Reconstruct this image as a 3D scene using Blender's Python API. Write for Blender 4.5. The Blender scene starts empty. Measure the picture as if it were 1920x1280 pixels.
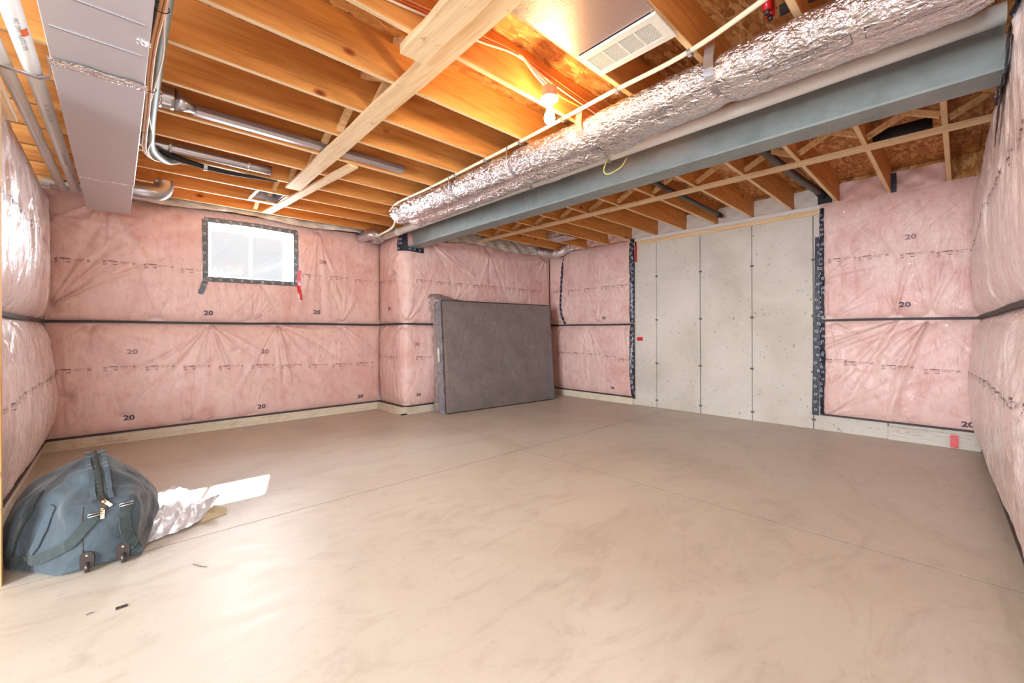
import bpy, bmesh, math, random
import numpy as np
from mathutils import Vector, Matrix
PI = math.pi
S = 0.85            # drafting units -> metres
random.seed(4); RNG = np.random.default_rng(4)
scn = bpy.context.scene; COL = scn.collection

# ------------------------------------------------------------------ camera
FPX, YAW, ROLL, CY, CAMH = 790.25, 0.754, -0.0036, 623.0, 1.25
cd = bpy.data.cameras.new('camera'); cam = bpy.data.objects.new('camera', cd); COL.objects.link(cam)
cd.sensor_fit = 'HORIZONTAL'; cd.sensor_width = 36; cd.lens = FPX * 36 / 1920
cd.shift_y = (CY - 640) / 1920; cd.clip_start = 0.02
cam.location = (0, 0, CAMH * S)
fw = Vector((math.sin(YAW), math.cos(YAW), 0)); rt = Vector((math.cos(YAW), -math.sin(YAW), 0)); up = Vector((0, 0, 1))
r2 = rt * math.cos(ROLL) + up * math.sin(ROLL); u2 = -rt * math.sin(ROLL) + up * math.cos(ROLL)
cam.rotation_euler = Matrix((r2, u2, -fw)).transposed().to_euler()
scn.camera = cam

# ------------------------------------------------------------------ light
w = bpy.data.worlds.new('daylight'); scn.world = w; w.use_nodes = True
bg = w.node_tree.nodes['Background']; bg.inputs[0].default_value = (0.93, 0.96, 1.0, 1); bg.inputs[1].default_value = 0.7
def lamp(name, kind, loc, energy, color=(1, 1, 1), **kw):
    l = bpy.data.lights.new(name, kind); l.energy = energy; l.color = color
    for k, v in kw.items(): setattr(l, k, v)
    o = bpy.data.objects.new(name, l); COL.objects.link(o); o.location = Vector(loc) * S
    return o
sun = lamp('sun', 'SUN', (1.4, 12, 8), 26, (1.0, 0.96, 0.9), angle=0.012)
sun.rotation_euler = Vector((-0.88, -2.80, -2.33)).to_track_quat('-Z', 'Y').to_euler()
sky = lamp('window_daylight', 'AREA', (1.36, 7.25, 2.45), 130, (0.86, 0.93, 1.0), shape='RECTANGLE', size=1.3 * S, size_y=0.9 * S)
sky.rotation_euler = Vector((0, -1, -0.25)).to_track_quat('-Z', 'Z').to_euler()
fill = lamp('side_fill', 'AREA', (-5.0, 0.4, 1.75), 400, (0.90, 0.95, 1.0), shape='RECTANGLE', size=2.6, size_y=1.9)  # added fill lamp beyond the open left side, evens out wall brightness
fill.rotation_euler = Vector((1, 0.12, 0.0)).to_track_quat('-Z', 'Z').to_euler()
fill2 = lamp('rear_fill', 'AREA', (-1.6, -6.0, 1.75), 330, (0.90, 0.95, 1.0), shape='RECTANGLE', size=2.8, size_y=1.9)  # second added fill lamp, unseen behind the camera, lifts the window wall
fill2.rotation_euler = Vector((0.3, 1, 0.0)).to_track_quat('-Z', 'Z').to_euler()
scn.view_settings.view_transform = 'Standard'; scn.view_settings.look = 'None'
scn.view_settings.gamma = 1; scn.view_settings.use_curve_mapping = False
scn.view_settings.exposure = 0.45

# ------------------------------------------------------------------ materials
def srgb(r, g, b):
    f = lambda c: (c / 255 / 12.92) if c / 255 <= 0.04045 else ((c / 255 + 0.055) / 1.055) ** 2.4
    return (f(r), f(g), f(b), 1)
class M:
    def __init__(s, name, base=(0.8, 0.8, 0.8, 1), rough=0.6, **kw):
        s.m = bpy.data.materials.new(name); s.m.use_nodes = True
        s.nt = s.m.node_tree; s.b = s.nt.nodes['Principled BSDF']
        s.b.inputs['Base Color'].default_value = base; s.b.inputs['Roughness'].default_value = rough
        for k, v in kw.items(): s.b.inputs[k.replace('_', ' ')].default_value = v
    def n(s, t, **kw):
        x = s.nt.nodes.new(t)
        for k, v in kw.items():
            if k in ('inp',):
                for a, c in v.items(): x.inputs[a].default_value = c
            else: setattr(x, k, v)
        return x
    def l(s, a, b): s.nt.links.new(a, b); return s
    def pos(s, scale=(1, 1, 1), rot=(0, 0, 0)):
        g = s.n('ShaderNodeNewGeometry'); m = s.n('ShaderNodeMapping')
        m.inputs['Scale'].default_value = scale; m.inputs['Rotation'].default_value = rot
        s.l(g.outputs['Position'], m.inputs['Vector']); return m.outputs[0]
    def noise(s, vec, sc, det=4, rough=0.55, dist=0):
        x = s.n('ShaderNodeTexNoise'); x.inputs['Scale'].default_value = sc; x.inputs['Detail'].default_value = det
        x.inputs['Roughness'].default_value = rough; x.inputs['Distortion'].default_value = dist
        s.l(vec, x.inputs['Vector']); return x.outputs['Fac']
    def ramp(s, fac, stops):
        r = s.n('ShaderNodeValToRGB'); e = r.color_ramp.elements
        while len(e) < len(stops): e.new(0.5)
        for i, (p, c) in enumerate(stops): e[i].position = p; e[i].color = c if len(c) == 4 else (*c, 1)
        s.l(fac, r.inputs[0]); return r.outputs[0]
    def mix(s, fac, a, b, mode='MIX'):
        x = s.n('ShaderNodeMix', data_type='RGBA', blend_type=mode)
        for i, v in ((0, fac), (6, a), (7, b)):
            if hasattr(v, 'is_output'): s.l(v, x.inputs[i])
            else: x.inputs[i].default_value = v
        return x.outputs[2]
    def bump(s, h, strength=0.3, dist=0.01, to='Normal'):
        x = s.n('ShaderNodeBump'); x.inputs['Strength'].default_value = strength; x.inputs['Distance'].default_value = dist
        s.l(h, x.inputs['Height']); s.l(x.outputs[0], s.b.inputs[to]); return x
    def base(s, c): s.l(c, s.b.inputs['Base Color']); return s
G = lambda v: (v, v, v, 1)

def wood(name, grain='x', light=(224, 156, 82), dark=(202, 130, 60), knots=True, dirty=0):
    m = M(name, rough=0.65)
    st = {'x': (0.8, 9, 9), 'y': (9, 0.8, 9), 'z': (9, 9, 0.8)}[grain]
    f = m.noise(m.pos(st), 3.0, 5, 0.6, 0.6)
    c = m.ramp(f, [(0.3, srgb(*dark)), (0.55, srgb(*light)), (0.8, srgb(*[min(255, int(v * 1.04)) for v in light]))])
    f2 = m.noise(m.pos({'x': (1, 40, 40), 'y': (40, 1, 40), 'z': (40, 40, 1)}[grain]), 3, 3)
    c = m.mix(0.16, c, m.ramp(f2, [(0.35, srgb(180, 126, 76)), (0.6, G(1))]), 'MULTIPLY')
    if knots:
        v = m.n('ShaderNodeTexVoronoi'); v.inputs['Scale'].default_value = 2.2
        m.l(m.pos({'x': (1.3, 1, 2.4), 'y': (1, 1.3, 2.4), 'z': (1, 1, 1)}[grain]), v.inputs['Vector'])
        k = m.ramp(v.outputs['Distance'], [(0.035, srgb(98, 48, 18)), (0.075, srgb(190, 120, 66)), (0.13, G(1))])
        c = m.mix(0.9, c, k, 'MULTIPLY')
    if dirty:
        d = m.noise(m.pos(), 14, 4, 0.7)
        c = m.mix(dirty, c, m.ramp(d, [(0.30, srgb(128, 106, 92)), (0.37, G(1))]), 'MULTIPLY')
    m.base(c); m.bump(f2, 0.15, 0.003); return m.m
WOODX = wood('lumber_along_x'); WOODY = wood('lumber_along_y', 'y', (244, 216, 174), (228, 190, 140), False, 0.5)
WOODZ = wood('lumber_upright', 'z', (232, 190, 130), (205, 150, 90), False, 0.6)
WOODB = wood('brace_lumber', 'x', (242, 204, 150), (220, 168, 108), False, 0.4)

def osb():
    m = M('strand_board', rough=0.7)
    def chips(rot, sc):
        v = m.n('ShaderNodeTexVoronoi'); v.inputs['Scale'].default_value = sc; v.inputs['Randomness'].default_value = 1
        p = m.pos((1, 3.0, 1), rot); q = m.n('ShaderNodeTexNoise'); q.inputs['Scale'].default_value = 9; q.inputs['Detail'].default_value = 4; m.l(p, q.inputs['Vector'])
        x = m.n('ShaderNodeMix', data_type='VECTOR'); x.inputs[0].default_value = 0.22; m.l(p, x.inputs[4]); m.l(q.outputs['Color'], x.inputs[5]); m.l(x.outputs[1], v.inputs['Vector']); return v
    a = chips((0, 0, 0.5), 16); b = chips((0, 0, -0.9), 13); n = m.noise(m.pos(), 5, 3)
    sa = m.n('ShaderNodeSeparateColor'); m.l(a.outputs['Color'], sa.inputs[0])
    sb = m.n('ShaderNodeSeparateColor'); m.l(b.outputs['Color'], sb.inputs[0])
    st = [(0.0, srgb(158, 96, 46)), (0.35, srgb(190, 126, 64)), (0.7, srgb(212, 150, 84)), (1.0, srgb(232, 184, 120))]
    c = m.mix(m.ramp(n, [(0.45, G(0)), (0.55, G(1))]), m.ramp(sa.outputs[0], st), m.ramp(sb.outputs[0], st))
    m.base(c); m.bump(sa.outputs[1], 0.25, 0.004); return m.m
OSB = osb()

def floor_mat():
    m = M('troweled_concrete_floor', rough=0.5)
    f = m.noise(m.pos(), 0.9, 6, 0.6, 0.8); g = m.noise(m.pos((1, 2.4, 1), (0, 0, 0.5)), 1.6, 9, 0.72, 2.2); h = m.noise(m.pos(), 70, 3)
    c = m.ramp(f, [(0.3, srgb(198, 187, 171)), (0.5, srgb(209, 199, 184)), (0.72, srgb(214, 206, 193))])
    c = m.mix(0.28, c, m.ramp(g, [(0.36, srgb(196, 184, 174)), (0.5, G(1))]), 'MULTIPLY')
    c = m.mix(0.22, c, m.ramp(m.noise(m.pos(), 22, 6, 0.75), [(0.3, srgb(150, 130, 110)), (0.42, G(1))]), 'MULTIPLY')
    m.base(c); r = m.ramp(g, [(0.3, G(0.34)), (0.7, G(0.56))]); m.l(r, m.b.inputs['Roughness'])
    w1 = m.n('ShaderNodeMix', data_type='FLOAT'); w1.inputs[0].default_value = 0.35; m.l(g, w1.inputs[2]); m.l(h, w1.inputs[3])
    m.bump(w1.outputs[0], 0.16, 0.005); return m.m
FLOOR = floor_mat()

def conc():
    m = M('formed_concrete', rough=0.85)
    f = m.noise(m.pos(), 1.3, 8, 0.62, 0.4); p = m.noise(m.pos(), 30, 2, 0.5)
    c = m.ramp(f, [(0.3, srgb(198, 190, 180)), (0.5, srgb(214, 207, 198)), (0.7, srgb(224, 218, 210))])
    c = m.mix(0.5, c, m.ramp(p, [(0.27, srgb(128, 118, 104)), (0.33, G(1))]), 'MULTIPLY')
    c = m.mix(m.ramp(m.noise(m.pos((1, 1, 2)), 7, 5, 0.7), [(0.67, G(0)), (0.70, G(0.8))]), c, srgb(232, 230, 226))
    m.base(c); m.bump(f, 0.3, 0.01); return m.m
CONC = conc()
CURB = M('painted_curb', srgb(226, 214, 192), 0.8); _c = CURB.noise(CURB.pos(), 9, 5, 0.7)
CURB.base(CURB.ramp(_c, [(0.3, srgb(206, 190, 164)), (0.5, srgb(228, 217, 197))])); CURB.bump(_c, 0.4, 0.01); CURB = CURB.m

def poly_pink(name, light, dark, cb=0.85, bb=0.2):
    m = M(name, rough=0.42)
    p = m.pos((1, 1, 0.8))
    f = m.noise(p, 2.2, 5, 0.6, 0.6); g = m.noise(p, 14, 4, 0.7)
    c = m.ramp(f, [(0.32, srgb(*dark)), (0.52, srgb(*light)), (0.75, srgb(*[min(255, int(v * 1.03)) for v in light]))])
    c = m.mix(0.3, c, m.ramp(g, [(0.34, srgb(214, 166, 160)), (0.5, G(1))]), 'MULTIPLY')
    m.base(c)
    w_ = m.noise(m.pos((4.5, 4.5, 1.1)), 2.3, 4, 0.6, 1.2); w2 = m.noise(m.pos((1, 1, 0.45), (0.5, 0.3, 0.2)), 9, 3, 0.5, 1.0)
    ab = m.n('ShaderNodeMath', operation='ABSOLUTE'); sb = m.n('ShaderNodeMath', operation='SUBTRACT')
    m.l(w_, sb.inputs[0]); sb.inputs[1].default_value = 0.5; m.l(sb.outputs[0], ab.inputs[0])
    ad = m.n('ShaderNodeMath', operation='MULTIPLY_ADD'); m.l(ab.outputs[0], ad.inputs[0]); ad.inputs[1].default_value = -2.0; m.l(w2, ad.inputs[2])
    bp = m.n('ShaderNodeBump'); bp.inputs['Strength'].default_value = cb; bp.inputs['Distance'].default_value = 0.055
    m.l(ad.outputs[0], bp.inputs['Height']); m.l(bp.outputs[0], m.b.inputs['Coat Normal'])
    m.b.inputs['Coat Weight'].default_value = 0.9; m.b.inputs['Coat Roughness'].default_value = 0.09; m.b.inputs['Coat IOR'].default_value = 1.5
    b2 = m.bump(ad.outputs[0], bb, 0.02)
    return m.m
PINK = poly_pink('pink_glass_wool_under_poly', (238, 202, 194), (226, 176, 168))
PINKW = poly_pink('pale_lit_glass_wool_under_poly', (242, 224, 222), (236, 208, 206), 0.4, 0.07)  # whiter copy of the pink; window light on the left wall baked into colour
POLY = M('clear_poly_over_rim', srgb(206, 200, 188), 0.35, Coat_Weight=0.8, Coat_Roughness=0.15)
_n = POLY.noise(POLY.pos((1, 3, 3)), 4, 5, 0.6, 1); POLY.base(POLY.ramp(_n, [(0.35, srgb(200, 192, 180)), (0.6, srgb(236, 232, 224))])); POLY.bump(_n, 0.7, 0.03); POLY = POLY.m
POLYW = M('white_poly_over_rim', srgb(232, 228, 222), 0.4, Coat_Weight=0.5, Coat_Roughness=0.2)
_n = POLYW.noise(POLYW.pos((1, 2, 2)), 4, 4); POLYW.bump(_n, 0.4, 0.02); POLYW = POLYW.m

def foil(name, col, rough, sc, strength, stretch=(1, 1, 1), metal=0.95):
    m = M(name, srgb(*col), rough, Metallic=metal)
    v = m.n('ShaderNodeTexVoronoi', feature='F1', distance='EUCLIDEAN'); v.inputs['Scale'].default_value = sc
    n = m.n('ShaderNodeTexNoise'); n.inputs['Scale'].default_value = sc * 0.6; n.inputs['Detail'].default_value = 4
    p = m.pos(stretch); m.l(p, n.inputs['Vector'])
    mx = m.n('ShaderNodeMix', data_type='VECTOR'); mx.inputs[0].default_value = 0.2
    m.l(p, mx.inputs[4]); m.l(n.outputs['Color'], mx.inputs[5]); m.l(mx.outputs[1], v.inputs['Vector'])
    ad = m.n('ShaderNodeMath', operation='ADD'); m.l(v.outputs['Distance'], ad.inputs[0]); m.l(n.outputs['Fac'], ad.inputs[1])
    m.bump(ad.outputs[0], strength, 0.012); return m.m
FOIL = foil('crinkled_foil', (240, 236, 238), 0.22, 22, 1.0, (1.5, 0.9, 1.5))
FOILFLAT = foil('foil_faced_panel', (222, 196, 190), 0.38, 60, 0.15)
FOILTAPE = foil('foil_tape', (236, 234, 236), 0.24, 30, 0.6)
GALV = foil('galvanised_sheet', (206, 202, 206), 0.42, 4, 0.05, metal=0.55)
GALVR = foil('galvanised_round_duct', (196, 194, 200), 0.28, 10, 0.08, metal=0.85)
def plain(name, c, r=0.5, **kw): return M(name, srgb(*c), r, **kw).m
BEAM = M('grey_primer_steel', srgb(134, 142, 140), 0.5, Metallic=0.15)
_n = BEAM.noise(BEAM.pos(), 5, 5, 0.65); BEAM.base(BEAM.ramp(_n, [(0.3, srgb(126, 134, 132)), (0.6, srgb(146, 153, 151))])); BEAM.bump(BEAM.noise(BEAM.pos(), 60, 3), 0.1, 0.003); BEAM = BEAM.m
PVC = plain('white_pvc', (232, 230, 224), 0.32, Coat_Weight=0.3)
PEX = plain('white_tubing', (238, 224, 200), 0.4)
ABS = plain('dark_grey_abs', (70, 66, 66), 0.4)
BLACK = plain('black_rubber', (26, 26, 30), 0.6)
SEAM = plain('dark_seam_strip', (62, 50, 48), 0.6)
WHITEP = plain('white_enamel', (240, 236, 228), 0.4)
VINYL = plain('white_vinyl', (236, 238, 236), 0.4)
TAPE = M('navy_sheathing_tape', srgb(32, 36, 54), 0.4, Coat_Weight=0.25, Coat_Roughness=0.15); TAPE.bump(TAPE.noise(TAPE.pos(), 40, 3), 0.5, 0.01); TAPE = TAPE.m
TAPEG = M('grey_sheathing_tape', srgb(96, 104, 114), 0.25, Coat_Weight=0.7, Coat_Roughness=0.1); TAPEG.bump(TAPEG.noise(TAPEG.pos(), 30, 4), 0.7, 0.015); TAPEG = TAPEG.m
TAPEW = plain('tape_print', (214, 218, 226), 0.4)
RED = plain('red_tape', (214, 30, 40), 0.3, Coat_Weight=0.4)
INKG = plain('pale_grey_ink', (150, 150, 152), 0.5); INK = plain('maroon_ink', (108, 34, 44), 0.5); INK2 = plain('grey_ink', (86, 74, 84), 0.5); INKF = plain('faded_ink', (164, 128, 134), 0.5)
COPPER = plain('copper_coloured_cable', (232, 172, 120), 0.4); CABW = plain('white_cable', (244, 232, 212), 0.45); CABO = plain('orange_cable', (236, 120, 60), 0.45); CABY = plain('yellow_cable', (232, 224, 130), 0.4)
HOSE = plain('grey_green_hose', (118, 128, 122), 0.5)
DARKPIT = plain('form_tie_rust', (118, 108, 96), 0.9)
m_ = M('window_glass', (1, 1, 1, 1), 0.0)
_t = m_.n('ShaderNodeBsdfTransparent'); _g = m_.n('ShaderNodeBsdfGlossy'); _g.inputs['Roughness'].default_value = 0.02; _x = m_.n('ShaderNodeMixShader'); _x.inputs[0].default_value = 0.06
m_.l(_t.outputs[0], _x.inputs[1]); m_.l(_g.outputs[0], _x.inputs[2]); m_.l(_x.outputs[0], m_.nt.nodes['Material Output'].inputs[0]); GLASS = m_.m
def clearfilm():
    m = M('clear_plastic_film', (1, 1, 1, 1), 0.12); N = m.nt.nodes
    n = m.noise(m.pos((1.5, 1.5, 1)), 14, 4, 0.6, 1.5); x = m.n('ShaderNodeBump'); x.inputs['Strength'].default_value = 1.0; x.inputs['Distance'].default_value = 0.035; m.l(n, x.inputs['Height'])
    t = m.n('ShaderNodeBsdfTransparent'); g_ = m.n('ShaderNodeBsdfGlossy'); g_.inputs['Roughness'].default_value = 0.13; m.l(x.outputs[0], g_.inputs['Normal'])
    d = m.n('ShaderNodeBsdfDiffuse'); d.inputs['Color'].default_value = srgb(232, 226, 226)
    fr = m.n('ShaderNodeLayerWeight'); fr.inputs['Blend'].default_value = 0.25; m.l(x.outputs[0], fr.inputs['Normal'])
    f2 = m.n('ShaderNodeMath', operation='MULTIPLY_ADD'); m.l(fr.outputs['Fresnel'], f2.inputs[0]); f2.inputs[1].default_value = 0.9; f2.inputs[2].default_value = 0.07
    m1 = m.n('ShaderNodeMixShader'); m1.inputs[0].default_value = 0.13; m.l(t.outputs[0], m1.inputs[1]); m.l(d.outputs[0], m1.inputs[2])
    m2 = m.n('ShaderNodeMixShader'); m.l(f2.outputs[0], m2.inputs[0]); m.l(m1.outputs[0], m2.inputs[1]); m.l(g_.outputs[0], m2.inputs[2])
    m.l(m2.outputs[0], N['Material Output'].inputs[0]); return m.m
FILM = clearfilm()
em = M('lamp_glass', (1, 0.9, 0.7, 1), 0.3); em.b.inputs['Emission Color'].default_value = (1.0, 0.78, 0.42, 1); em.b.inputs['Emission Strength'].default_value = 40; BULB = em.m
def fabric(name, c, sc=260, dens=1):
    m = M(name, srgb(*c), 0.8, Sheen_Weight=0.25)
    n = m.noise(m.pos(), 5, 4, 0.6); m.base(m.mix(m.ramp(n, [(0.35, G(0)), (0.7, G(1))]), srgb(*[int(v * 0.85) for v in c]), srgb(*[min(255, int(v * 1.08)) for v in c])))
    k = m.n('ShaderNodeMath', operation='ADD'); w1 = m.noise(m.pos(), sc, 2); w2 = m.noise(m.pos(), 13, 4, 0.5, 0.8)
    m2 = m.n('ShaderNodeMath', operation='MULTIPLY'); m.l(w1, m2.inputs[0]); m2.inputs[1].default_value = 0.06
    m.l(m2.outputs[0], k.inputs[0]); m.l(w2, k.inputs[1]); m.bump(k.outputs[0], 0.35, 0.03); return m.m
BAG = fabric('slate_canvas', (64, 76, 84)); STRAP = fabric('dark_green_webbing', (48, 60, 58)); TAUPE = fabric('taupe_ticking', (126, 100, 86)); NAVYF = fabric('grey_blue_border', (100, 106, 130))
PIPING = plain('black_piping', (58, 52, 52), 0.6); RUBB = plain('dark_brown_plastic', (52, 40, 36), 0.35, Coat_Weight=0.4); BRASS = plain('worn_brass', (206, 166, 128), 0.35, Metallic=0.9); SILV = plain('steel_rivet', (214, 200, 192), 0.3, Metallic=0.9)
SHEET = M('white_foam_sheet', srgb(236, 236, 240), 0.32, Coat_Weight=0.7, Coat_Roughness=0.15); SHEET.bump(SHEET.noise(SHEET.pos(), 12, 5, 0.6, 1), 0.6, 0.03); SHEET = SHEET.m
CARD = plain('tan_underside', (196, 180, 148), 0.8)
GROUND = plain('window_well_gravel', (220, 222, 224), 0.9); LEAF = plain('shrub_leaf', (150, 170, 150), 0.8)
ORANGE = plain('orange_sticker', (232, 104, 44), 0.5)

# ------------------------------------------------------------------ helpers
def link(name, me, mat=None, parent=None, loc=(0, 0, 0)):
    o = bpy.data.objects.new(name, me); COL.objects.link(o)
    if parent is not None: o.parent = parent
    o.location = Vector(loc) * S
    if mat is not None and me is not None and len(me.materials) == 0: me.materials.append(mat)
    return o
def org(parent):
    v = Vector((0, 0, 0))
    while parent is not None: v += Vector(parent.location) / S; parent = parent.parent
    return v
def raw(name, verts, faces, mat, parent=None, smooth=False, abs_=True):
    off = org(parent) if abs_ else Vector((0, 0, 0))
    me = bpy.data.meshes.new(name)
    V = (np.asarray(verts, float) - np.array(off)) * S
    me.from_pydata(V.tolist(), [], [tuple(int(i) for i in f) for f in faces]); me.update()
    if smooth: me.polygons.foreach_set('use_smooth', [True] * len(me.polygons))
    return link(name, me, mat, parent)
def frombm(name, bm, mat, parent=None, smooth=False):
    off = org(parent)
    for v in bm.verts: v.co = (v.co - off) * S
    me = bpy.data.meshes.new(name); bm.normal_update(); bm.to_mesh(me); bm.free()
    if smooth: me.polygons.foreach_set('use_smooth', [True] * len(me.polygons))
    return link(name, me, mat, parent)
def bx(bm, a, b, bevel=0.0):
    a = Vector(a); b = Vector(b); c = (a + b) / 2; d = b - a
    r = bmesh.ops.create_cube(bm, size=1.0)
    for v in r['verts']: v.co = Vector((v.co.x * d.x, v.co.y * d.y, v.co.z * d.z)) + c
    if bevel:
        es = list({e for v in r['verts'] for e in v.link_edges})
        bmesh.ops.bevel(bm, geom=es, offset=bevel, segments=1, affect='EDGES')
def box(name, a, b, mat, parent=None, bevel=0.0):
    bm = bmesh.new(); bx(bm, a, b, bevel); return frombm(name, bm, mat, parent)
def bar(bm, p, q, wd, th, side=(0, 0, 1)):
    """rectangular stick from p to q; wd along cross(side,dir), th along side"""
    p = Vector(p); q = Vector(q); d = (q - p).normalized(); s = Vector(side); s = (s - d * s.dot(d)).normalized(); t = d.cross(s)
    vs = []
    for e in (p, q):
        for a, b in ((-1, -1), (1, -1), (1, 1), (-1, 1)): vs.append(bm.verts.new(e + t * a * wd / 2 + s * b * th / 2))
    for f in ((0, 1, 2, 3), (7, 6, 5, 4), (0, 4, 5, 1), (1, 5, 6, 2), (2, 6, 7, 3), (3, 7, 4, 0)): bm.faces.new([vs[i] for i in f])
    bmesh.ops.recalc_face_normals(bm, faces=bm.faces)
def smoothpath(pts, n=8):
    P = [Vector(p) for p in pts]; out = []
    for i in range(len(P) - 1):
        p0 = P[max(i - 1, 0)]; p1 = P[i]; p2 = P[i + 1]; p3 = P[min(i + 2, len(P) - 1)]
        for k in range(n):
            t = k / n
            out.append(0.5 * ((2 * p1) + (p2 - p0) * t + (2 * p0 - 5 * p1 + 4 * p2 - p3) * t * t + (3 * p1 - p0 - 3 * p2 + p3) * t ** 3))
    out.append(P[-1]); return out
def tubeV(pts, r, seg=12, cap=True):
    P = [Vector(p) for p in pts]; V = []; F = []; prev = None
    R = r if hasattr(r, '__len__') else [r] * len(P)
    for i, p in enumerate(P):
        d = (P[min(i + 1, len(P) - 1)] - P[max(i - 1, 0)]).normalized()
        if prev is None:
            a = Vector((0, 0, 1)) if abs(d.z) < 0.9 else Vector((1, 0, 0)); x = (a - d * a.dot(d)).normalized()
        else: x = (prev - d * prev.dot(d)).normalized()
        prev = x; y = d.cross(x)
        for k in range(seg):
            t = 2 * PI * k / seg; V.append(p + (x * math.cos(t) + y * math.sin(t)) * R[i])
    for i in range(len(P) - 1):
        for k in range(seg):
            a = i * seg + k; b = i * seg + (k + 1) % seg; F.append((a, b, b + seg, a + seg))
    if cap: F.append(tuple(range(seg))[::-1]); F.append(tuple(range((len(P) - 1) * seg, len(P) * seg)))
    return V, F
def tube(name, pts, r, mat, parent=None, seg=12, cap=True):
    V, F = tubeV(pts, r, seg, cap); return raw(name, [tuple(v) for v in V], F, mat, parent, True)
def tubes(name, lst, mat, parent=None, seg=8):
    V = []; F = []
    for pts, r in lst:
        v, f = tubeV(pts, r, seg); o = len(V); V += v; F += [tuple(i + o for i in g) for g in f]
    return raw(name, [tuple(v) for v in V], F, mat, parent, True)
def ribbon(name, pts, nrm, wd, th, mat, parent=None):
    """flat strap following pts; nrm = face normals"""
    V = []; F = []
    for i, p in enumerate(pts):
        p = Vector(p); d = (Vector(pts[min(i + 1, len(pts) - 1)]) - Vector(pts[max(i - 1, 0)])).normalized()
        n = Vector(nrm[i] if isinstance(nrm, list) else nrm); n = (n - d * n.dot(d)).normalized(); t = d.cross(n)
        for a, b in ((-1, -1), (1, -1), (1, 1), (-1, 1)): V.append(tuple(p + t * a * wd / 2 + n * b * th / 2))
    for i in range(len(pts) - 1):
        for k in range(4): a = i * 4 + k; b = i * 4 + (k + 1) % 4; F.append((a, b, b + 4, a + 4))
    F.append((3, 2, 1, 0)); e = (len(pts) - 1) * 4; F.append((e, e + 1, e + 2, e + 3))
    return raw(name, V, F, mat, parent, False)
def empty(name, loc, label=None, cat=None, group=None, kind=None):
    o = bpy.data.objects.new(name, None); COL.objects.link(o); o.location = Vector(loc) * S; o.empty_display_size = 0.1
    tag(o, label, cat, group, kind); return o
def tag(o, label=None, cat=None, group=None, kind=None):
    if label: o['label'] = label
    if cat: o['category'] = cat
    if group: o['group'] = group
    if kind: o['kind'] = kind
    return o
def inst(name, me, parent, loc, rot=(0, 0, 0)):
    o = bpy.data.objects.new(name, me); COL.objects.link(o); o.parent = parent; o.location = Vector(loc) * S; o.rotation_euler = rot; return o

# ------------------------------------------------------------------ floor
YJ, XJ = 3.215, 3.15
floor = tag(box('floor', (-0.9, -3.0, -0.2), (7.0, 7.0, -0.03), CONC), kind='structure')
g = 0.0045
JOINT = plain('joint_dirt', (112, 92, 78), 0.95)
for a, b in (((-.88, YJ - .006), (6.98, YJ + .006)), ((XJ - .006, -2.98), (XJ + .006, YJ)), ((XJ + .094, YJ), (XJ + .106, 6.98))): box('control_joint', (a[0], a[1], -.035), (b[0], b[1], -.0012), JOINT, floor)
for a, b in (((-0.9, YJ + g), (XJ + .1 - g, 7.0)), ((XJ + .1 + g, YJ + g), (7.0, 7.0)), ((-0.9, -3.0), (XJ - g, YJ - g)), ((XJ + g, -3.0), (7.0, YJ - g))):
    box('floor_slab', (a[0], a[1], -0.03), (b[0], b[1], 0.0), FLOOR, floor)
# ------------------------------------------------------------------ ceiling
ceil = tag(box('ceiling', (-0.9, -3.0, 3.165), (7.0, 7.0, 3.22), OSB), kind='structure')
for i in range(4):
    for j in range(7):
        x0 = -0.9 + i * 2.6 - (0.9 if j % 2 else 0); x1 = x0 + 2.6 - 0.006; y0 = -3.0 + j * 1.43
        x0 = max(x0, -0.9); x1 = min(x1, 7.0)
        if x1 > x0: box('subfloor_panel', (x0, y0, 3.145), (x1, y0 + 1.424, 3.165), OSB, ceil)
JY = [0.10 + 0.485 * k for k in range(-6, 14)]
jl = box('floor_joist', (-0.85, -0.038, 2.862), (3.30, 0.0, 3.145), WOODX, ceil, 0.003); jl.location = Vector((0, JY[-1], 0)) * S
EDGE = wood('lumber_lit_underside', 'x', (244, 216, 172), (232, 196, 146), False, 0.25)  # pale bounce light from the floor, painted into the joist undersides
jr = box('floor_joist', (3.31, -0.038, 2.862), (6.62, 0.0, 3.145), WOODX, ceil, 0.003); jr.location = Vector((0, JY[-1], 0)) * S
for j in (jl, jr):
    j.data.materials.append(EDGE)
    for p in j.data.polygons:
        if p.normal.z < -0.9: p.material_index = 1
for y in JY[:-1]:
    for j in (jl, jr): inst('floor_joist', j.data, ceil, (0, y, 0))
# furring straps under the joists
def strapboard(p, q, wd, th=0.02, z=2.85, mat=WOODY):
    bm = bmesh.new(); n = 24; P = Vector((*p, z)); Q = Vector((*q, z)); d = (Q - P).normalized(); t = Vector((-d.y, d.x, 0)); rr = []
    for i in range(n + 1):
        c = P.lerp(Q, i / n); w0 = wd / 2 * (1 + 0.05 * math.sin(i * 1.3)) ; w1 = wd / 2 * (1 + 0.05 * math.sin(i * 0.9 + 2))
        rr.append([bm.verts.new(c - t * w0 - Vector((0, 0, th / 2))), bm.verts.new(c + t * w1 - Vector((0, 0, th / 2))), bm.verts.new(c + t * w1 + Vector((0, 0, th / 2))), bm.verts.new(c - t * w0 + Vector((0, 0, th / 2)))])
    for i in range(n):
        for k in range(4): bm.faces.new((rr[i][k], rr[i][(k + 1) % 4], rr[i + 1][(k + 1) % 4], rr[i + 1][k]))
    bm.faces.new(rr[0]); bm.faces.new(rr[-1][::-1]); bmesh.ops.recalc_face_normals(bm, faces=bm.faces)
    return frombm('strapping_board', bm, mat, ceil)
strapboard((1.43, 5.06), (1.335, 0.2), 0.15)
strapboard((1.46, 6.3), (1.66, 3.98), 0.10)
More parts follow.
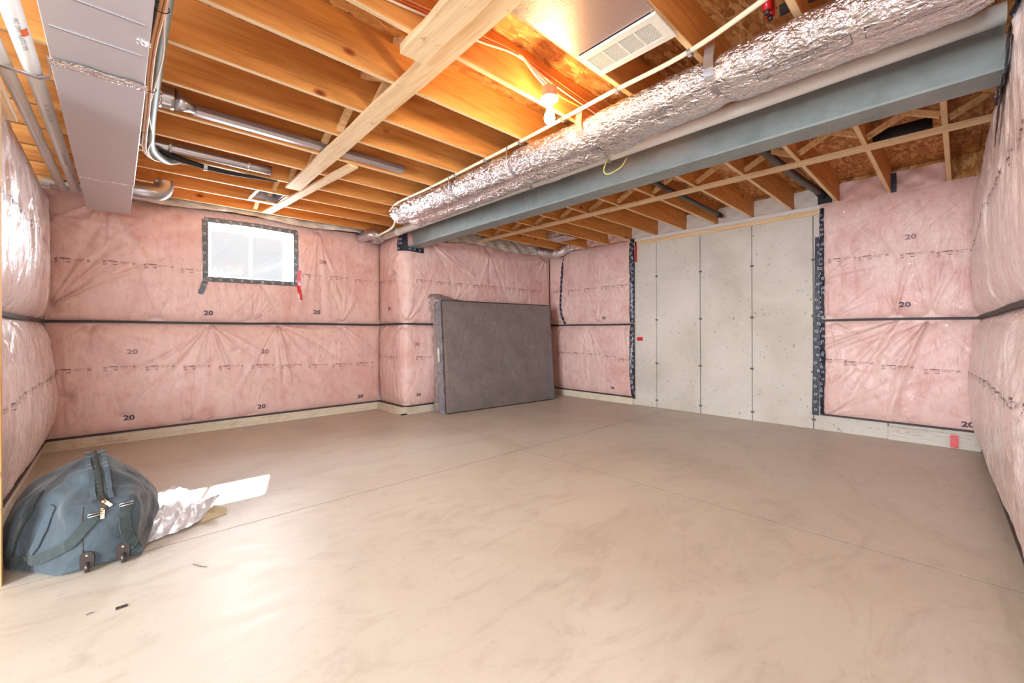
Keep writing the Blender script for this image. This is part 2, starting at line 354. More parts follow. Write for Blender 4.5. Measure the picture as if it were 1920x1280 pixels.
strapboard((1.235, 2.14), (1.18, 0.3), 0.15, 0.05, 2.835)
strapboard((4.66, 6.05), (4.80, -0.24), 0.115, 0.022)
# cross bridging between the joists
bm = bmesh.new(); bar(bm, (0, 0.0, 2.90), (0, 0.447, 3.12), 0.045, 0.04, (0, -0.4, 1)); br1 = frombm('cross_brace', bm, WOODB, ceil); br1.location = Vector((1.30, JY[7], 0)) * S
bm = bmesh.new(); bar(bm, (0.05, 0.0, 3.12), (0.05, 0.447, 2.90), 0.045, 0.04, (0, 0.4, 1)); br2 = frombm('cross_brace', bm, WOODB, ceil); br2.location = Vector((1.30, JY[7], 0)) * S
for k in range(4, len(JY) - 1):
    for x0, lab in ((1.30, 0), (4.66, 1)):
        xx = x0 + random.uniform(-0.05, 0.05) + (0.0 if lab == 0 else -0.06)
        if lab == 0 and k == 7: continue
        inst('cross_brace', br1.data, ceil, (xx, JY[k], 0), (0, 0, random.uniform(-.05, .05))); inst('cross_brace', br2.data, ceil, (xx + 0.02, JY[k], 0))

# ------------------------------------------------------------------ walls
wn = tag(box('wall_back', (-1.2, 6.86, 0), (0.83, 7.0, 3.16), CONC), kind='structure')
for a, b in (((1.92, 6.86, 0), (3.3, 7.0, 3.16)), ((0.83, 6.86, 0), (1.92, 7.0, 1.94)), ((0.83, 6.86, 2.72), (1.92, 7.0, 3.16))): box('wall_section', a, b, CONC, wn)
# jamb liner (thick wall around the window)
for a, b in (((-1.2, 6.64, .12), (0.85, 6.86, 2.84)), ((1.89, 6.64, .12), (3.24, 6.86, 2.84)), ((0.85, 6.64, .12), (1.89, 6.86, 1.955)), ((0.85, 6.64, 2.70), (1.89, 6.86, 2.84))): box('wall_section', a, b, POLYW, wn)
wb = tag(box('wall_bump', (3.24, 5.84, 0.12), (6.9, 6.86, 3.16), CONC), kind='structure')
we = tag(box('wall_right', (6.56, -0.4, 0), (6.9, 5.84, 2.76), CONC), kind='structure')
seamY = [-.12, 0.58, 1.296, 2.012, 2.733, 3.45, 4.17, 4.89, 5.61]
for i in range(len(seamY) - 1):
    o = box('concrete_panel', (6.525 + (0.002 if i % 2 else 0), seamY[i] + 0.0045, 0), (6.56, seamY[i + 1] - 0.0045, 2.74), CONC, we, 0.002)
box('seam_backing', (6.545, -0.4, 0), (6.561, 5.84, 2.73), DARKPIT, we)
bm = bmesh.new(); bmesh.ops.create_uvsphere(bm, u_segments=10, v_segments=5, radius=0.02)
for v in bm.verts: v.co = Vector((v.co.x * 0.35, v.co.y * 1.35, v.co.z * 0.8)) + Vector((6.525, 2.012, 1.448))
ft = frombm('form_tie', bm, DARKPIT, we)
for y in seamY[2:6]:
    for z in (2.17, 1.448, 0.728, 0.119):
        if not (y == 2.012 and z == 1.448): inst('form_tie', ft.data, we, (0, y - 2.012 + random.uniform(-.004, .004), z - 1.448))
wl = tag(box('wall_left', (-0.86, 3.30, 0), (-0.60, 6.86, 2.80), OSB), kind='structure')
wr = tag(box('wall_front', (1.1, -0.60, 0), (6.56, -0.3, 3.14), OSB), kind='structure')
# curbs at the foot of the walls
def curb(n, a, b, mat=CURB): 
    bm = bmesh.new(); bx(bm, a, b)
    bmesh.ops.subdivide_edges(bm, edges=bm.edges[:], cuts=12, use_grid_fill=True)
    for v in bm.verts:
        if v.co.z > 0.02: v.co += Vector((random.uniform(-1, 1), random.uniform(-1, 1), random.uniform(-1, 1) * .5)) * 0.006
    return tag(frombm('trim_%d' % n, bm, mat), kind='structure')
curb(1, (-0.62, 6.60, 0), (3.14, 6.72, 0.115)); curb(2, (3.14, 5.80, 0), (6.55, 5.90, 0.115)); curb(3, (3.14, 5.80, 0), (3.24, 6.72, 0.115)); curb(4, (6.49, 3.88, 0), (6.53, 5.80, 0.11))
curb(5, (-0.66, 3.3, 0), (-0.575, 6.6, 0.10), CONC); curb(6, (1.1, -0.36, 0), (6.5, -0.27, 0.115), CONC)
curb(7, (6.505, -0.14, 0), (6.53, 0.58, 0.15), CONC)
# sill plates over the concrete wall and white poly between joist ends
sp = tag(box('trim_8', (6.50, 0.9, 2.735), (6.62, 3.95, 2.795), WOODY, None, 0.004), kind='structure')
sp2 = box('upper_plate', (6.515, 0.9, 2.797), (6.62, 3.95, 2.855), POLYW, sp, 0.004)
rim = empty('rim_vapour_barrier', (6.62, 2.4, 2.86), 'white plastic sheeting between joist ends above the bare concrete wall', 'sheeting')
for k in range(len(JY) - 1):
    y0, y1 = JY[k], JY[k + 1] - 0.038
    if y1 > 0.2 and y0 < 5.6:
        white = 1.1 < (y0 + y1) / 2 < 3.9
        n = 10; V = []; F = []
        for i in range(n + 1):
            for j in range(n + 1):
                u, v = i / n, j / n; d = 0.07 * math.sin(PI * u) ** .6 * (1 - v) + 0.02 * math.sin(9 * u + k) * math.sin(7 * v)
                V.append((6.60 - d * (0.5 if white else 1.0), y0 + (y1 - y0) * u, 2.855 + 0.24 * v - 0.0 * u))
        for i in range(n):
            for j in range(n): a = i * (n + 1) + j; F.append((a, a + 1, a + n + 2, a + n + 1))
        raw('rim_sheet', V, F, POLYW if white else PINK, rim, True)
box('rim_board', (6.64, -0.4, 2.86), (6.7, 6.8, 3.14), OSB, ceil)
box('rim_board', (-0.9, 6.80, 2.86), (6.7, 6.85, 3.14), OSB, ceil)

# ------------------------------------------------------------------ window
win = tag(empty('window_1', (1.38, 6.80, 1.96)), kind='structure')
def frame(name, x0, x1, z0, z1, t, y0, y1, mat, parent):
    bm = bmesh.new()
    for a, b in (((x0, y0, z0), (x1, y1, z0 + t)), ((x0, y0, z1 - t), (x1, y1, z1)), ((x0, y0, z0 + t), (x0 + t, y1, z1 - t)), ((x1 - t, y0, z0 + t), (x1, y1, z1 - t))): bx(bm, a, b, 0.004)
    return frombm(name, bm, mat, parent)
frame('window_frame', 0.85, 1.89, 1.955, 2.70, 0.045, 6.80, 6.90, VINYL, win)
s1 = frame('sliding_sash', 0.895, 1.40, 2.0, 2.655, 0.028, 6.815, 6.845, VINYL, win)
s2 = frame('fixed_sash', 1.37, 1.845, 2.0, 2.655, 0.028, 6.85, 6.88, VINYL, win)
box('pane', (0.92, 6.828, 2.025), (1.375, 6.832, 2.63), GLASS, s1); box('pane', (1.395, 6.863, 2.025), (1.82, 6.867, 2.63), GLASS, s2)
box('sash_latch', (1.365, 6.805, 2.33), (1.385, 6.815, 2.37), WHITEP, s1)
# outside: leafy twigs seen over the well edge
tag(box('well_ground', (0.3, 7.0, 1.7), (2.5, 8.2, 1.9), GROUND), kind='structure')
sh = empty('shrub', (1.1, 7.12, 1.98), 'grey green twigs just outside the small basement window', 'shrub')
V = []; F = []
for i in range(120):
    c = Vector((1.02 + random.gauss(0, .09), 7.12 + random.gauss(0, .03), 2.06 + abs(random.gauss(0, .04)))); a = Vector([random.uniform(-1, 1) for _ in range(3)]).normalized() * 0.014; b = Vector([random.uniform(-1, 1) for _ in range(3)]).normalized() * 0.009
    o = len(V); V += [tuple(c - a), tuple(c + b), tuple(c + a), tuple(c - b)]; F.append((o, o + 1, o + 2, o + 3))
tag(raw('foliage', V, F, LEAF, sh), kind='stuff')
tubes('twig', [([(1.02, 7.12, 1.9), (1.02 + dx, 7.12, 2.1)], 0.003) for dx in (-.1, -.03, .05, .1)], ABS, sh, 5)

# ------------------------------------------------------------------ insulation blankets
class Path:
    def __init__(s, pts, rad=0.0):
        P = [np.array(p, float) for p in pts]
        if rad and len(P) == 3:
            a, b, c = P; d1 = (b - a) / np.linalg.norm(b - a); d2 = (c - b) / np.linalg.norm(c - b)
            arc = []
            s0 = b - d1 * rad; s1 = b + d2 * rad
            for t in np.linspace(0, 1, 12): arc.append((1 - t) ** 2 * s0 + 2 * t * (1 - t) * b + t * t * s1)
            P = [a] + arc + [c]
        s.P = np.array(P); d = np.diff(s.P, axis=0); s.L = np.concatenate([[0], np.cumsum(np.linalg.norm(d, axis=1))]); s.len = s.L[-1]
        t = d / np.linalg.norm(d, axis=1)[:, None]; tv = np.vstack([t[:1], (t[1:] + t[:-1]) / 2, t[-1:]]); s.T = tv / np.linalg.norm(tv, axis=1)[:, None]
    def at(s, u):
        x = np.interp(u, s.L, s.P[:, 0]); y = np.interp(u, s.L, s.P[:, 1])
        tx = np.interp(u, s.L, s.T[:, 0]); ty = np.interp(u, s.L, s.T[:, 1]); n = np.hypot(tx, ty)
        return x, y, ty / n, -tx / n
class Blanket:
    def __init__(s, path, z0, z1, B, pins=(), open_l=0, open_r=0, seed=0, hole=None, lump=0.012, vfold=0.0022, sag=0.0, micro=26):
        s.p = path; s.z0 = z0; s.z1 = z1; s.B = B; s.ol = open_l; s.orr = open_r; s.hole = hole; s.sag = sag
        r = np.random.default_rng(seed); s.cr = []
        for (ps, pz, n, amp, R, a0, a1) in pins:
            for k in range(n):
                s.cr.append((ps, pz, math.radians(r.uniform(a0, a1)), amp * r.uniform(.5, 1.2) * (1 if r.random() < .6 else -0.8), R * r.uniform(.5, 1.3), r.uniform(-.25, .25), r.uniform(.7, 1.5)))
        for k in range(int(path.len * (z1 - z0) * micro)):
            s.cr.append((r.uniform(0, path.len), r.uniform(z0, z1), math.radians(r.choice([r.uniform(60, 120), r.uniform(20, 80), r.uniform(100, 160)])) + PI * r.integers(2), r.uniform(.003, .009) * r.choice([-1, 1]), r.uniform(.05, .16), r.uniform(-1.2, 1.2), r.uniform(.5, .9)))
        s.pins = [(p[0], p[1]) for p in pins]
        s.w = [(r.uniform(-1, 1, 2) * f, r.uniform(0, 6.28), 1 / f) for f in (3, 5, 8, 12, 18) for _ in range(3)]
        s.vf = [(r.uniform(15, 60), r.uniform(0, 6.28), r.uniform(-1.5, 1.5)) for _ in range(5)]; s.lump = lump; s.vfold = vfold
    def disp(s, u, z):
        v = np.clip((z - s.z0) / (s.z1 - s.z0), 0, 1); H = s.z1 - s.z0
        e = np.minimum(v, 1 - v) * H
        prof = np.clip(1 - np.exp(-e / 0.07), 0, 1) * (0.72 + 0.28 * np.sin(PI * v)) + s.sag * np.sin(PI * v) * (1 - v)
        ul = u; ur = s.p.len - u
        fl = 1 - (1 - s.ol) * np.exp(-ul / 0.05); fr = 1 - (1 - s.orr) * np.exp(-ur / 0.05)
        d = s.B * prof * fl * fr; lo = np.zeros_like(d)
        for k, ph, a in s.w: lo = lo + a * np.sin(k[0] * u + k[1] * z + ph) * 1.6
        for f, ph, t in s.vf: lo = lo + 0.0 * u
        vf = sum(np.sin(f * (u + .03 * np.sin(4.1 * z + ph)) + t * z * 3 + ph) * np.sin(2.3 * u + 3.1 * z + 2 * ph) for f, ph, t in s.vf)
        d = d + (s.lump * lo + s.vfold * vf * 0.5) * prof * fl * fr
        for ps, pz, th, amp, R, cv, wf in s.cr:
            dx, dz = math.cos(th), math.sin(th); al = (u - ps) * dx + (z - pz) * dz; pe = -(u - ps) * dz + (z - pz) * dx + cv * al * np.abs(al)
            w_ = (0.009 + 0.030 * np.maximum(al, 0)) * wf
            d = d + 1.4 * amp * np.exp(-(pe / w_) ** 2) * np.clip(al / 0.06, 0, 1) * np.exp(-np.maximum(al, 0) / R) * (al > 0)
        for ps, pz in s.pins: d = d - 0.5 * s.B * np.exp(-(((u - ps) ** 2 + (z - pz) ** 2) / 0.06 ** 2))
        if s.hole is not None:
            a, b, c, e2 = s.hole; q = np.maximum(np.maximum(a - u, u - b), np.maximum(c - z, z - e2)); k = np.exp(-np.maximum(q, 0) / 0.06); d = d * (1 - k) + 0.045 * k
        return np.maximum(d, 0.002)
    def pt(s, u, z, off=0.0):
        x, y, nx, ny = s.p.at(u); d = s.disp(u, z) + off
        return np.stack([x + nx * d, y + ny * d, z], -1)
    def build(s, name, mat, parent=None, step=0.013):
        U = np.linspace(0, s.p.len, max(8, int(s.p.len / step))); Z = np.linspace(s.z0, s.z1, max(8, int((s.z1 - s.z0) / step)))
        if s.hole is not None:
            a, b, c, e = s.hole
            for h in (a, b): U[np.argmin(abs(U - h))] = h
            for h in (c, e): Z[np.argmin(abs(Z - h))] = h
        UU, ZZ = np.meshgrid(U, Z, indexing='ij'); V = s.pt(UU, ZZ).reshape(-1, 3); nu, nz = len(U), len(Z)
        i, j = np.meshgrid(np.arange(nu - 1), np.arange(nz - 1), indexing='ij')
        if s.hole is not None:
            um = (U[i] + U[i + 1]) / 2; zm = (Z[j] + Z[j + 1]) / 2; keep = ~((um > a) & (um < b) & (zm > c) & (zm < e)); i = i[keep]; j = j[keep]
        q = (i * nz + j).ravel(); F = np.stack([q, q + nz, q + nz + 1, q + 1], 1)
        me = bpy.data.meshes.new(name); V = (V - np.array(org(parent))) * S
        me.vertices.add(len(V)); me.vertices.foreach_set('co', V.ravel()); me.loops.add(F.size); me.loops.foreach_set('vertex_index', F.ravel())
        me.polygons.add(len(F)); me.polygons.foreach_set('loop_start', np.arange(0, F.size, 4)); me.update(calc_edges=True); me.validate()
        me.polygons.foreach_set('use_smooth', [True] * len(F))
        return link(name, me, mat, parent)
# printed marks
def textmesh(txt, size, bold=0.0, sx=1.0):
    c = bpy.data.curves.new('t', 'FONT'); c.body = txt; c.size = size; c.align_x = 'CENTER'; c.align_y = 'CENTER'; c.resolution_u = 2; c.offset = bold
    o = bpy.data.objects.new('t', c); COL.objects.link(o); bpy.context.view_layer.update()
    me = o.to_mesh(); V = np.array([v.co[:2] for v in me.vertices]); F = [tuple(p.vertices) for p in me.polygons]
    o.to_mesh_clear(); bpy.data.objects.remove(o); bpy.data.curves.remove(c); V[:, 0] *= sx; return V, F
def merge(parts):
    V = []; F = []; o = 0
    for v, f, dx, dz in parts: V.append(v + np.array([dx, dz])); F += [tuple(i + o for i in g) for g in f]; o += len(v)
    return np.vstack(V), F
def ring(r, t, n=14, a0=0, a1=2 * PI):
    A = np.linspace(a0, a1, n); V = np.vstack([np.stack([np.cos(A) * r, np.sin(A) * r], 1), np.stack([np.cos(A) * (r + t), np.sin(A) * (r + t)], 1)])
    return V, [(i, i + 1, n + i + 1, n + i) for i in range(n - 1)]
def rectm(w_, h): return np.array([[-w_ / 2, -h / 2], [w_ / 2, -h / 2], [w_ / 2, h / 2], [-w_ / 2, h / 2]]), [(0, 1, 2, 3)]
tick = (np.array([[-.012, .004], [-.008, .008], [-.003, -.003], [-.003, -.011], [.013, .017], [.009, .018]]), [(0, 3, 2, 1), (2, 3, 4, 5)])
T1 = merge([(*textmesh('polythene', 0.0175, 0.0008, 1.12), -.055, 0), (*textmesh('vapour barrier', 0.0145, 0.0001, 1.05), .048, 0)]); T2 = textmesh('pare-vapeur en polythene', 0.0125, 0, 1.05); T3 = textmesh('OT', 0.022, 0.0005, 1.1)
ROWM = merge([(*T1, 0, .010), (*T2, .0, -.007), (*tick, -.122, .0), (*ring(.013, .002, 12, 2.4, 6.6), -.122, 0), (*tick, .122, .0), (*ring(.013, .002, 12, 2.4, 6.6), .122, 0), (*T3, -.12, -.033), (*rectm(.04, .004), -.035, -.026), (*rectm(.03, .003), -.035, -.032)])
T20 = textmesh('20', 0.078, 0.003, 1.25)
def printm(name, tm, bl, u, z, mat, parent, sc=1.0, rot=0.0):
    V, F = tm; c, s_ = math.cos(rot), math.sin(rot); x = V[:, 0] * sc; y = V[:, 1] * sc
    ok = (u + x > .012) & (u + x < bl.p.len - .012); F = [f for f in F if all(ok[i] for i in f)]; used = sorted({i for f in F for i in f}); mp_ = {i: k for k, i in enumerate(used)}
    F = [tuple(mp_[i] for i in f) for f in F]; x = x[used]; y = y[used]
    P = bl.pt(np.clip(u + x * c - y * s_, 0.002, bl.p.len - .002), z + x * s_ + y * c, 0.0035)
    return raw(name, P, F, mat, parent)
def seamstrip(path, z, parent, h=0.028, B=0.03, u0=0, u1=None, zf=lambda u: 0):
    U = np.linspace(u0, u1 or path.len, 60); x, y, nx, ny = path.at(U); V = []; F = []
    zz = z + np.array([zf(u) for u in U])
    for k, (dz, d) in enumerate(((-h / 2, 0.0), (-h / 2, B), (h / 2, B), (h / 2, 0.0))): V.append(np.stack([x + nx * d, y + ny * d, zz + dz], -1))
    n = len(U)
    for i in range(n - 1):
        for k in range(3): F.append((k * n + i, k * n + i + 1, (k + 1) * n + i + 1, (k + 1) * n + i))
    return raw('seam_strip', np.vstack(V), F, SEAM, parent)
def tape(name, bl, pts, wd, mat, parent, dots=0.09, off=0.006, flat=True, jag=0.004):
    """tape following (u,z) points on a blanket"""
    P = [Vector((p[0], p[1])) for p in pts]; out = []
    for i in range(len(P) - 1):
        n = max(2, int((P[i + 1] - P[i]).length / 0.03))
        for k in range(n): out.append(P[i].lerp(P[i + 1], k / n))
    out.append(P[-1]); V = []; F = []; m = 5
    for i, p in enumerate(out):
        d = (out[min(i + 1, len(out) - 1)] - out[max(i - 1, 0)]).normalized(); t = Vector((-d.y, d.x))
        for k in range(m):
            q = p + t * wd * ((k / (m - 1)) - .5) + Vector((random.uniform(-1, 1), random.uniform(-1, 1))) * jag
            V.append(bl.pt(np.array(q.x), np.array(q.y), off + random.uniform(0, .003)))
    for i in range(len(out) - 1):
        for k in range(m - 1): a = i * m + k; F.append((a, a + 1, a + m + 1, a + m))
    o = raw(name, np.array(V), F, mat, parent, True)
    if dots:
        L = sum((P[i + 1] - P[i]).length for i in range(len(P) - 1)); n = max(1, int(L / dots)); parts = []
        rg = ring(.011, .005, 9); cum = 0; VV = []; FF = []
        for k in range(n):
            i = min(int((k + .5) / n * (len(out) - 1)), len(out) - 1); q = out[i] + Vector((random.uniform(-.3, .3) * wd, 0))
            P3 = bl.pt(rg[0][:, 0] + q.x, rg[0][:, 1] + q.y, off + 0.006); b = len(VV); VV += P3.tolist(); FF += [tuple(j + b for j in f) for f in rg[1]]
        tag(raw('tape_print', VV, FF, TAPEW, o), kind='stuff')
    return o
ZS = 1.385
def pair(label_lo, label_up, path, B, pins_lo, pins_up, seed, ztop=2.80, mat=PINK, hole=None, z0=0.125, ol=0, orr=0, zs=ZS, name='insulation_blanket', sag=0.0, lump=0.012, vfold=0.0022):
    lo = Blanket(path, z0, zs - .012, B, pins_lo, ol, orr, seed, None, lump, vfold, sag); up_ = Blanket(path, zs + .012, ztop, B, pins_up, ol, orr, seed + 50, hole, lump, vfold, sag * .6)
    mx, my = path.P[len(path.P) // 2]
    el = empty(name, (mx, my, z0), label_lo, 'insulation', 'pink insulation blankets behind clear plastic'); eu = empty(name, (mx, my, zs), label_up, 'insulation', 'pink insulation blankets behind clear plastic')
    lo.build('blanket', mat, el); up_.build('blanket', mat, eu); seamstrip(path, zs, eu, zf=lambda u: 0.004 * math.sin(u * 3)); seamstrip(path, z0, el, 0.02)
    return lo, up_, el, eu
FAN = lambda u, z, n=8, a=.014, R=.5, a0=200, a1=340: (u, z, n, a, R, a0, a1)
# window wall
pA = Path([(-0.55, 6.62), (3.20, 6.62)])
zl = ZS - .012; zu = ZS + .012
A0, A1, eA0, eA1 = pair('lower pink insulation blanket under the small window, with fanned creases', 'upper pink insulation blanket around the small window', pA, 0.075,
    [FAN(0.35, zl, 6), FAN(1.42, zl, 14, .02, .7, 205, 335), FAN(2.2, zl, 12, .022, .7, 215, 345), FAN(3.1, zl, 8, .014), (0.15, .55, 6, .02, .25, 60, 110), (0.15, .55, 6, .02, .25, 240, 300), (1.2, .13, 5, .012, .3, 60, 120), (1.9, .13, 5, .012, .3, 60, 120), (0.6, .3, 9, .014, .2, 60, 120)],
    [(0.05, 1.55, 10, .018, .8, 35, 75), (3.1, 1.41, 10, .014, .6, 60, 120), (2.75, 2.78, 12, .02, .9, 240, 290), (0.0, 2.5, 6, .02, .5, -60, 30), (.9, 1.41, 6, .012, .3, 40, 140), (1.9, 1.42, 10, .012, .4, 30, 100), (.5, 2.79, 10, .022, .5, 215, 300), (2.0, 1.93, 8, .012, .35, 230, 300)], 3, 2.83, hole=(1.41, 2.43, 1.965, 2.685))
for x, z in ((-.34, 2.05), (.03, 2.06), (.375, 2.06), (.72, 2.04), (2.10, 2.10), (2.50, 2.10), (2.88, 2.085)): printm('printed_mark', ROWM, A1, max(x + .55, .14), z, INK, eA1)
for x, z in ((-.34, .86), (.03, .87), (.385, .857), (.74, .837), (1.10, .82), (1.46, .815), (1.82, .79), (2.19, .776), (2.54, .77), (2.90, .77)): printm('printed_mark', ROWM, A0, max(x + .55, .14), z, INK, eA0)
for x, z in ((.135, 1.04), (1.487, 1.0), (.105, .28), (1.453, .245), (2.84, .237)): printm('number_print', T20, A0, x + .55, z, INKF if z > .9 else INK2, eA0)
for x, z in ((.86, 1.51), (2.18, 1.56), (2.26, 2.31)): printm('number_print', T20, A1, x + .55, z, INKF if z > 2 else INK2, eA1)
# tape around window, loose tails, red tape
for pts in ([(1.37, 2.70), (1.95, 2.72)], [(1.94, 2.715), (2.46, 2.705)], [(2.445, 2.72), (2.44, 1.94)], [(2.45, 1.955), (1.36, 1.945)], [(1.375, 2.70), (1.38, 1.94)], [(1.385, 1.95), (1.325, 1.745)]):
    tape('window_tape', A1, pts, 0.062, TAPEG, eA1, 0.11)
tape('red_tape', A1, [(2.485, 2.16), (2.47, 1.95), (2.50, 1.73)], 0.05, RED, eA1, 0)
# reveal film
bm = bmesh.new()
V = []; F = []; per = []
for t in np.linspace(0, 1, 41): per.append((0.86 + 1.02 * t, 1.965))
for t in np.linspace(0, 1, 29)[1:]: per.append((1.88, 1.965 + .72 * t))
for t in np.linspace(0, 1, 41)[1:]: per.append((1.88 - 1.02 * t, 2.685))
for t in np.linspace(0, 1, 29)[1:-1]: per.append((0.86, 2.685 - .72 * t))
nn = 10; cx, cz = 1.37, 2.325
for i, (x, z) in enumerate(per):
    for k in range(nn):
        t = k / (nn - 1); wv = 0.010 * math.sin(i * 1.1) * math.sin(PI * t) + .006 * math.sin(i * 2.3 + 1) * t * (1 - t) * 4
        f = 1 - .02 * t; V.append((cx + (x - cx) * f + (wv if abs(z - cz) < .34 else 0), 6.575 + 0.23 * t, cz + (z - cz) * f + (wv if abs(z - cz) >= .34 else 0)))
n = len(per)
for i in range(n):
    for k in range(nn - 1): a = i * nn + k; b = ((i + 1) % n) * nn + k; F.append((a, a + 1, b + 1, b))
raw('reveal_film', V, F, POLYW, win, True)
# bump-out
pB = Path([(3.20, 6.60), (3.20, 5.80), (6.50, 5.80)], 0.10)
B0, B1, eB0, eB1 = pair('lower pink insulation blanket wrapping the wall corner beside the mattress', 'upper pink insulation blanket wrapping the wall corner, above the mattress', pB, 0.075,
    [FAN(0.75, zl, 7, .012, .3), FAN(.3, zl, 5, .012, .3), (.72, .14, 8, .016, .2, 40, 140), FAN(3.9, zl, 6)],
    [(.8, 1.42, 7, .016, .4, 40, 100), (.5, 2.2, 12, .012, .25, -50, 50), (3.9, 2.75, 12, .018, .6, 200, 275), (1.2, 2.7, 10, .014, .7, -60, 20), (2.4, 2.7, 8, .014, .6, 210, 320), (1.6, 1.7, 8, .012, .4, 20, 70)], 11, 2.80)
for x in (.20, .54, 1.06, 1.42, 1.80, 2.18, 2.53, 2.89, 3.23, 3.58): printm('printed_mark', ROWM, B1, x, 2.06 if x > .5 else 2.07, INK, eB1)
for x in (.20, .54, 1.06): printm('printed_mark', ROWM, B0, x, .87, INK, eB0)
printm('number_print', T20, B1, .42, 1.63, INK2, eB1, .8); printm('number_print', T20, B0, .98, .29, INK2, eB0, .8); printm('number_print', T20, B0, .95, 1.07, INKF, eB0, .8)
tape('beam_tape', B1, [(.77, 2.80), (.77, 2.54)], .09, TAPE, eB1, .07, .02); tape('beam_tape', B1, [(.72, 2.53), (1.06, 2.52)], .075, TAPE, eB1, .08, .012)
# left of the concrete
pC = Path([(6.52, 5.80), (6.52, 3.84)])
C0, C1, eC0, eC1 = pair('lower pink insulation blanket left of the bare concrete, beside the mattress', 'upper pink insulation blanket left of the bare concrete wall', pC, 0.065,
    [FAN(1.0, zl, 12, .014, .6, 235, 300), FAN(.3, zl, 6, .014), FAN(1.75, zl, 6, .01)], [(1.2, 1.42, 12, .010, .5, 50, 120), (1.93, 2.2, 12, .010, .25, 110, 250), (.3, 1.42, 6, .012, .4, 60, 120), (.35, 2.78, 8, .014, .5, 250, 320)], 21, 2.83, orr=.5)
for y, z in ((5.52, 2.07), (5.12, 2.06), (4.73, 2.06), (4.33, 2.06), (4.0, 2.06)): printm('printed_mark', ROWM, C1, 5.80 - y, z, INK, eC1)
for y, z in ((5.36, .846), (5.02, .847), (4.69, .838), (4.33, .813), (4.0, .77)): printm('printed_mark', ROWM, C0, 5.80 - y, z, INK, eC0)
printm('number_print', T20, C1, 1.35, 1.506, INK2, eC1, .8); printm('number_print', T20, C0, 1.53, .25, INK2, eC0, .8)
tape('seam_tape', C1, [(.40, 2.70), (.36, 2.2), (.33, 1.75), (.42, 1.41)], .05, TAPE, eC1, .09)
tp = tape('edge_tape', C1, [(1.925, 2.86), (1.95, 2.2), (1.93, 1.41)], .10, TAPE, eC1, .045, .014); tape('edge_tape', C0, [(1.93, 1.38), (1.94, .8), (1.95, .1)], .10, TAPE, eC0, .045, .014)
# wrap beyond the blanket edge onto concrete: red tabs
box('red_tape', (6.50, 3.93, .015), (6.505, 4.0, .12), RED, eC0); box('red_tape', (6.515, 3.70, 1.10), (6.522, 3.80, 1.16), RED, eC0); box('red_tape', (6.50, 3.80, 2.45), (6.508, 3.83, 2.80), RED, eC1)
# right of the concrete
pD = Path([(6.52, 1.22), (6.52, -0.14)])
D0, D1, eD0, eD1 = pair('lower pink insulation blanket right of the bare concrete, with long diagonal creases', 'upper pink insulation blanket right of the bare concrete wall', pD, 0.06,
    [FAN(.98, zl, 9, .024, 1.4, 205, 260), FAN(.75, zl, 9, .024, 1.2, 200, 262), FAN(.1, zl, 5, .014), (.02, .9, 8, .010, .3, -40, 40), (.0, .14, 5, .02, .9, 15, 45)],
    [(.72, 1.41, 8, .02, .3, 65, 115), (1.0, 1.41, 10, .026, .8, 70, 115), (.1, 1.41, 9, .014, .2, 10, 110), (.05, 1.9, 10, .009, .15, -60, 60)], 31, 2.86, ol=.5, z0=.20)
for y, z in ((.99, 2.134), (.70, 2.127), (.33, 2.107), (.04, 2.09)): printm('printed_mark', ROWM, D1, min(1.22 - y, 1.22), z, INK, eD1)
for y, z in ((1.12, .89), (.84, .872), (.49, .847), (.14, .822)): printm('printed_mark', ROWM, D0, max(1.22 - y, .14), z, INK, eD0)
printm('number_print', T20, D1, .79, 1.545, INK2, eD1, 1); printm('number_print', T20, D0, 1.27, .266, INK2, eD0, 1); printm('number_print', T20, D1, .84, 2.30, INKF, eD1, 1)
tape('edge_tape', D1, [(.015, 2.80), (.015, 1.40)], .07, TAPE, eD1, .06, .014); tape('edge_tape', D0, [(.01, 1.40), (.02, .8), (.0, .2)], .08, TAPE, eD0, .05, .014)
V = [(6.512, 1.262, 2.45), (6.512, 1.19, 2.45), (6.512, 1.215, .18), (6.512, 1.30, .18)]
ribbon('edge_tape', [(6.515, 1.235, 2.45), (6.515, 1.25, 1.4), (6.513, 1.275, .18)], (-1, 0, 0), .075, .004, TAPE, eD1)
VV = []; FF = []
for k in range(22):
    q_ = ring(.011, .005, 9); zc = .25 + k * .10; yc = 1.27 - (zc - .18) * .017 + random.uniform(-.02, .02); b0 = len(VV); VV += [(6.509, yc + a_, zc + b_) for a_, b_ in q_[0]]; FF += [tuple(j + b0 for j in f) for f in q_[1]]
tag(raw('tape_print', VV, FF, TAPEW, eD1), kind='stuff')
box('red_tape', (6.485, .02, .01), (6.49, .08, .14), RED, eD0)
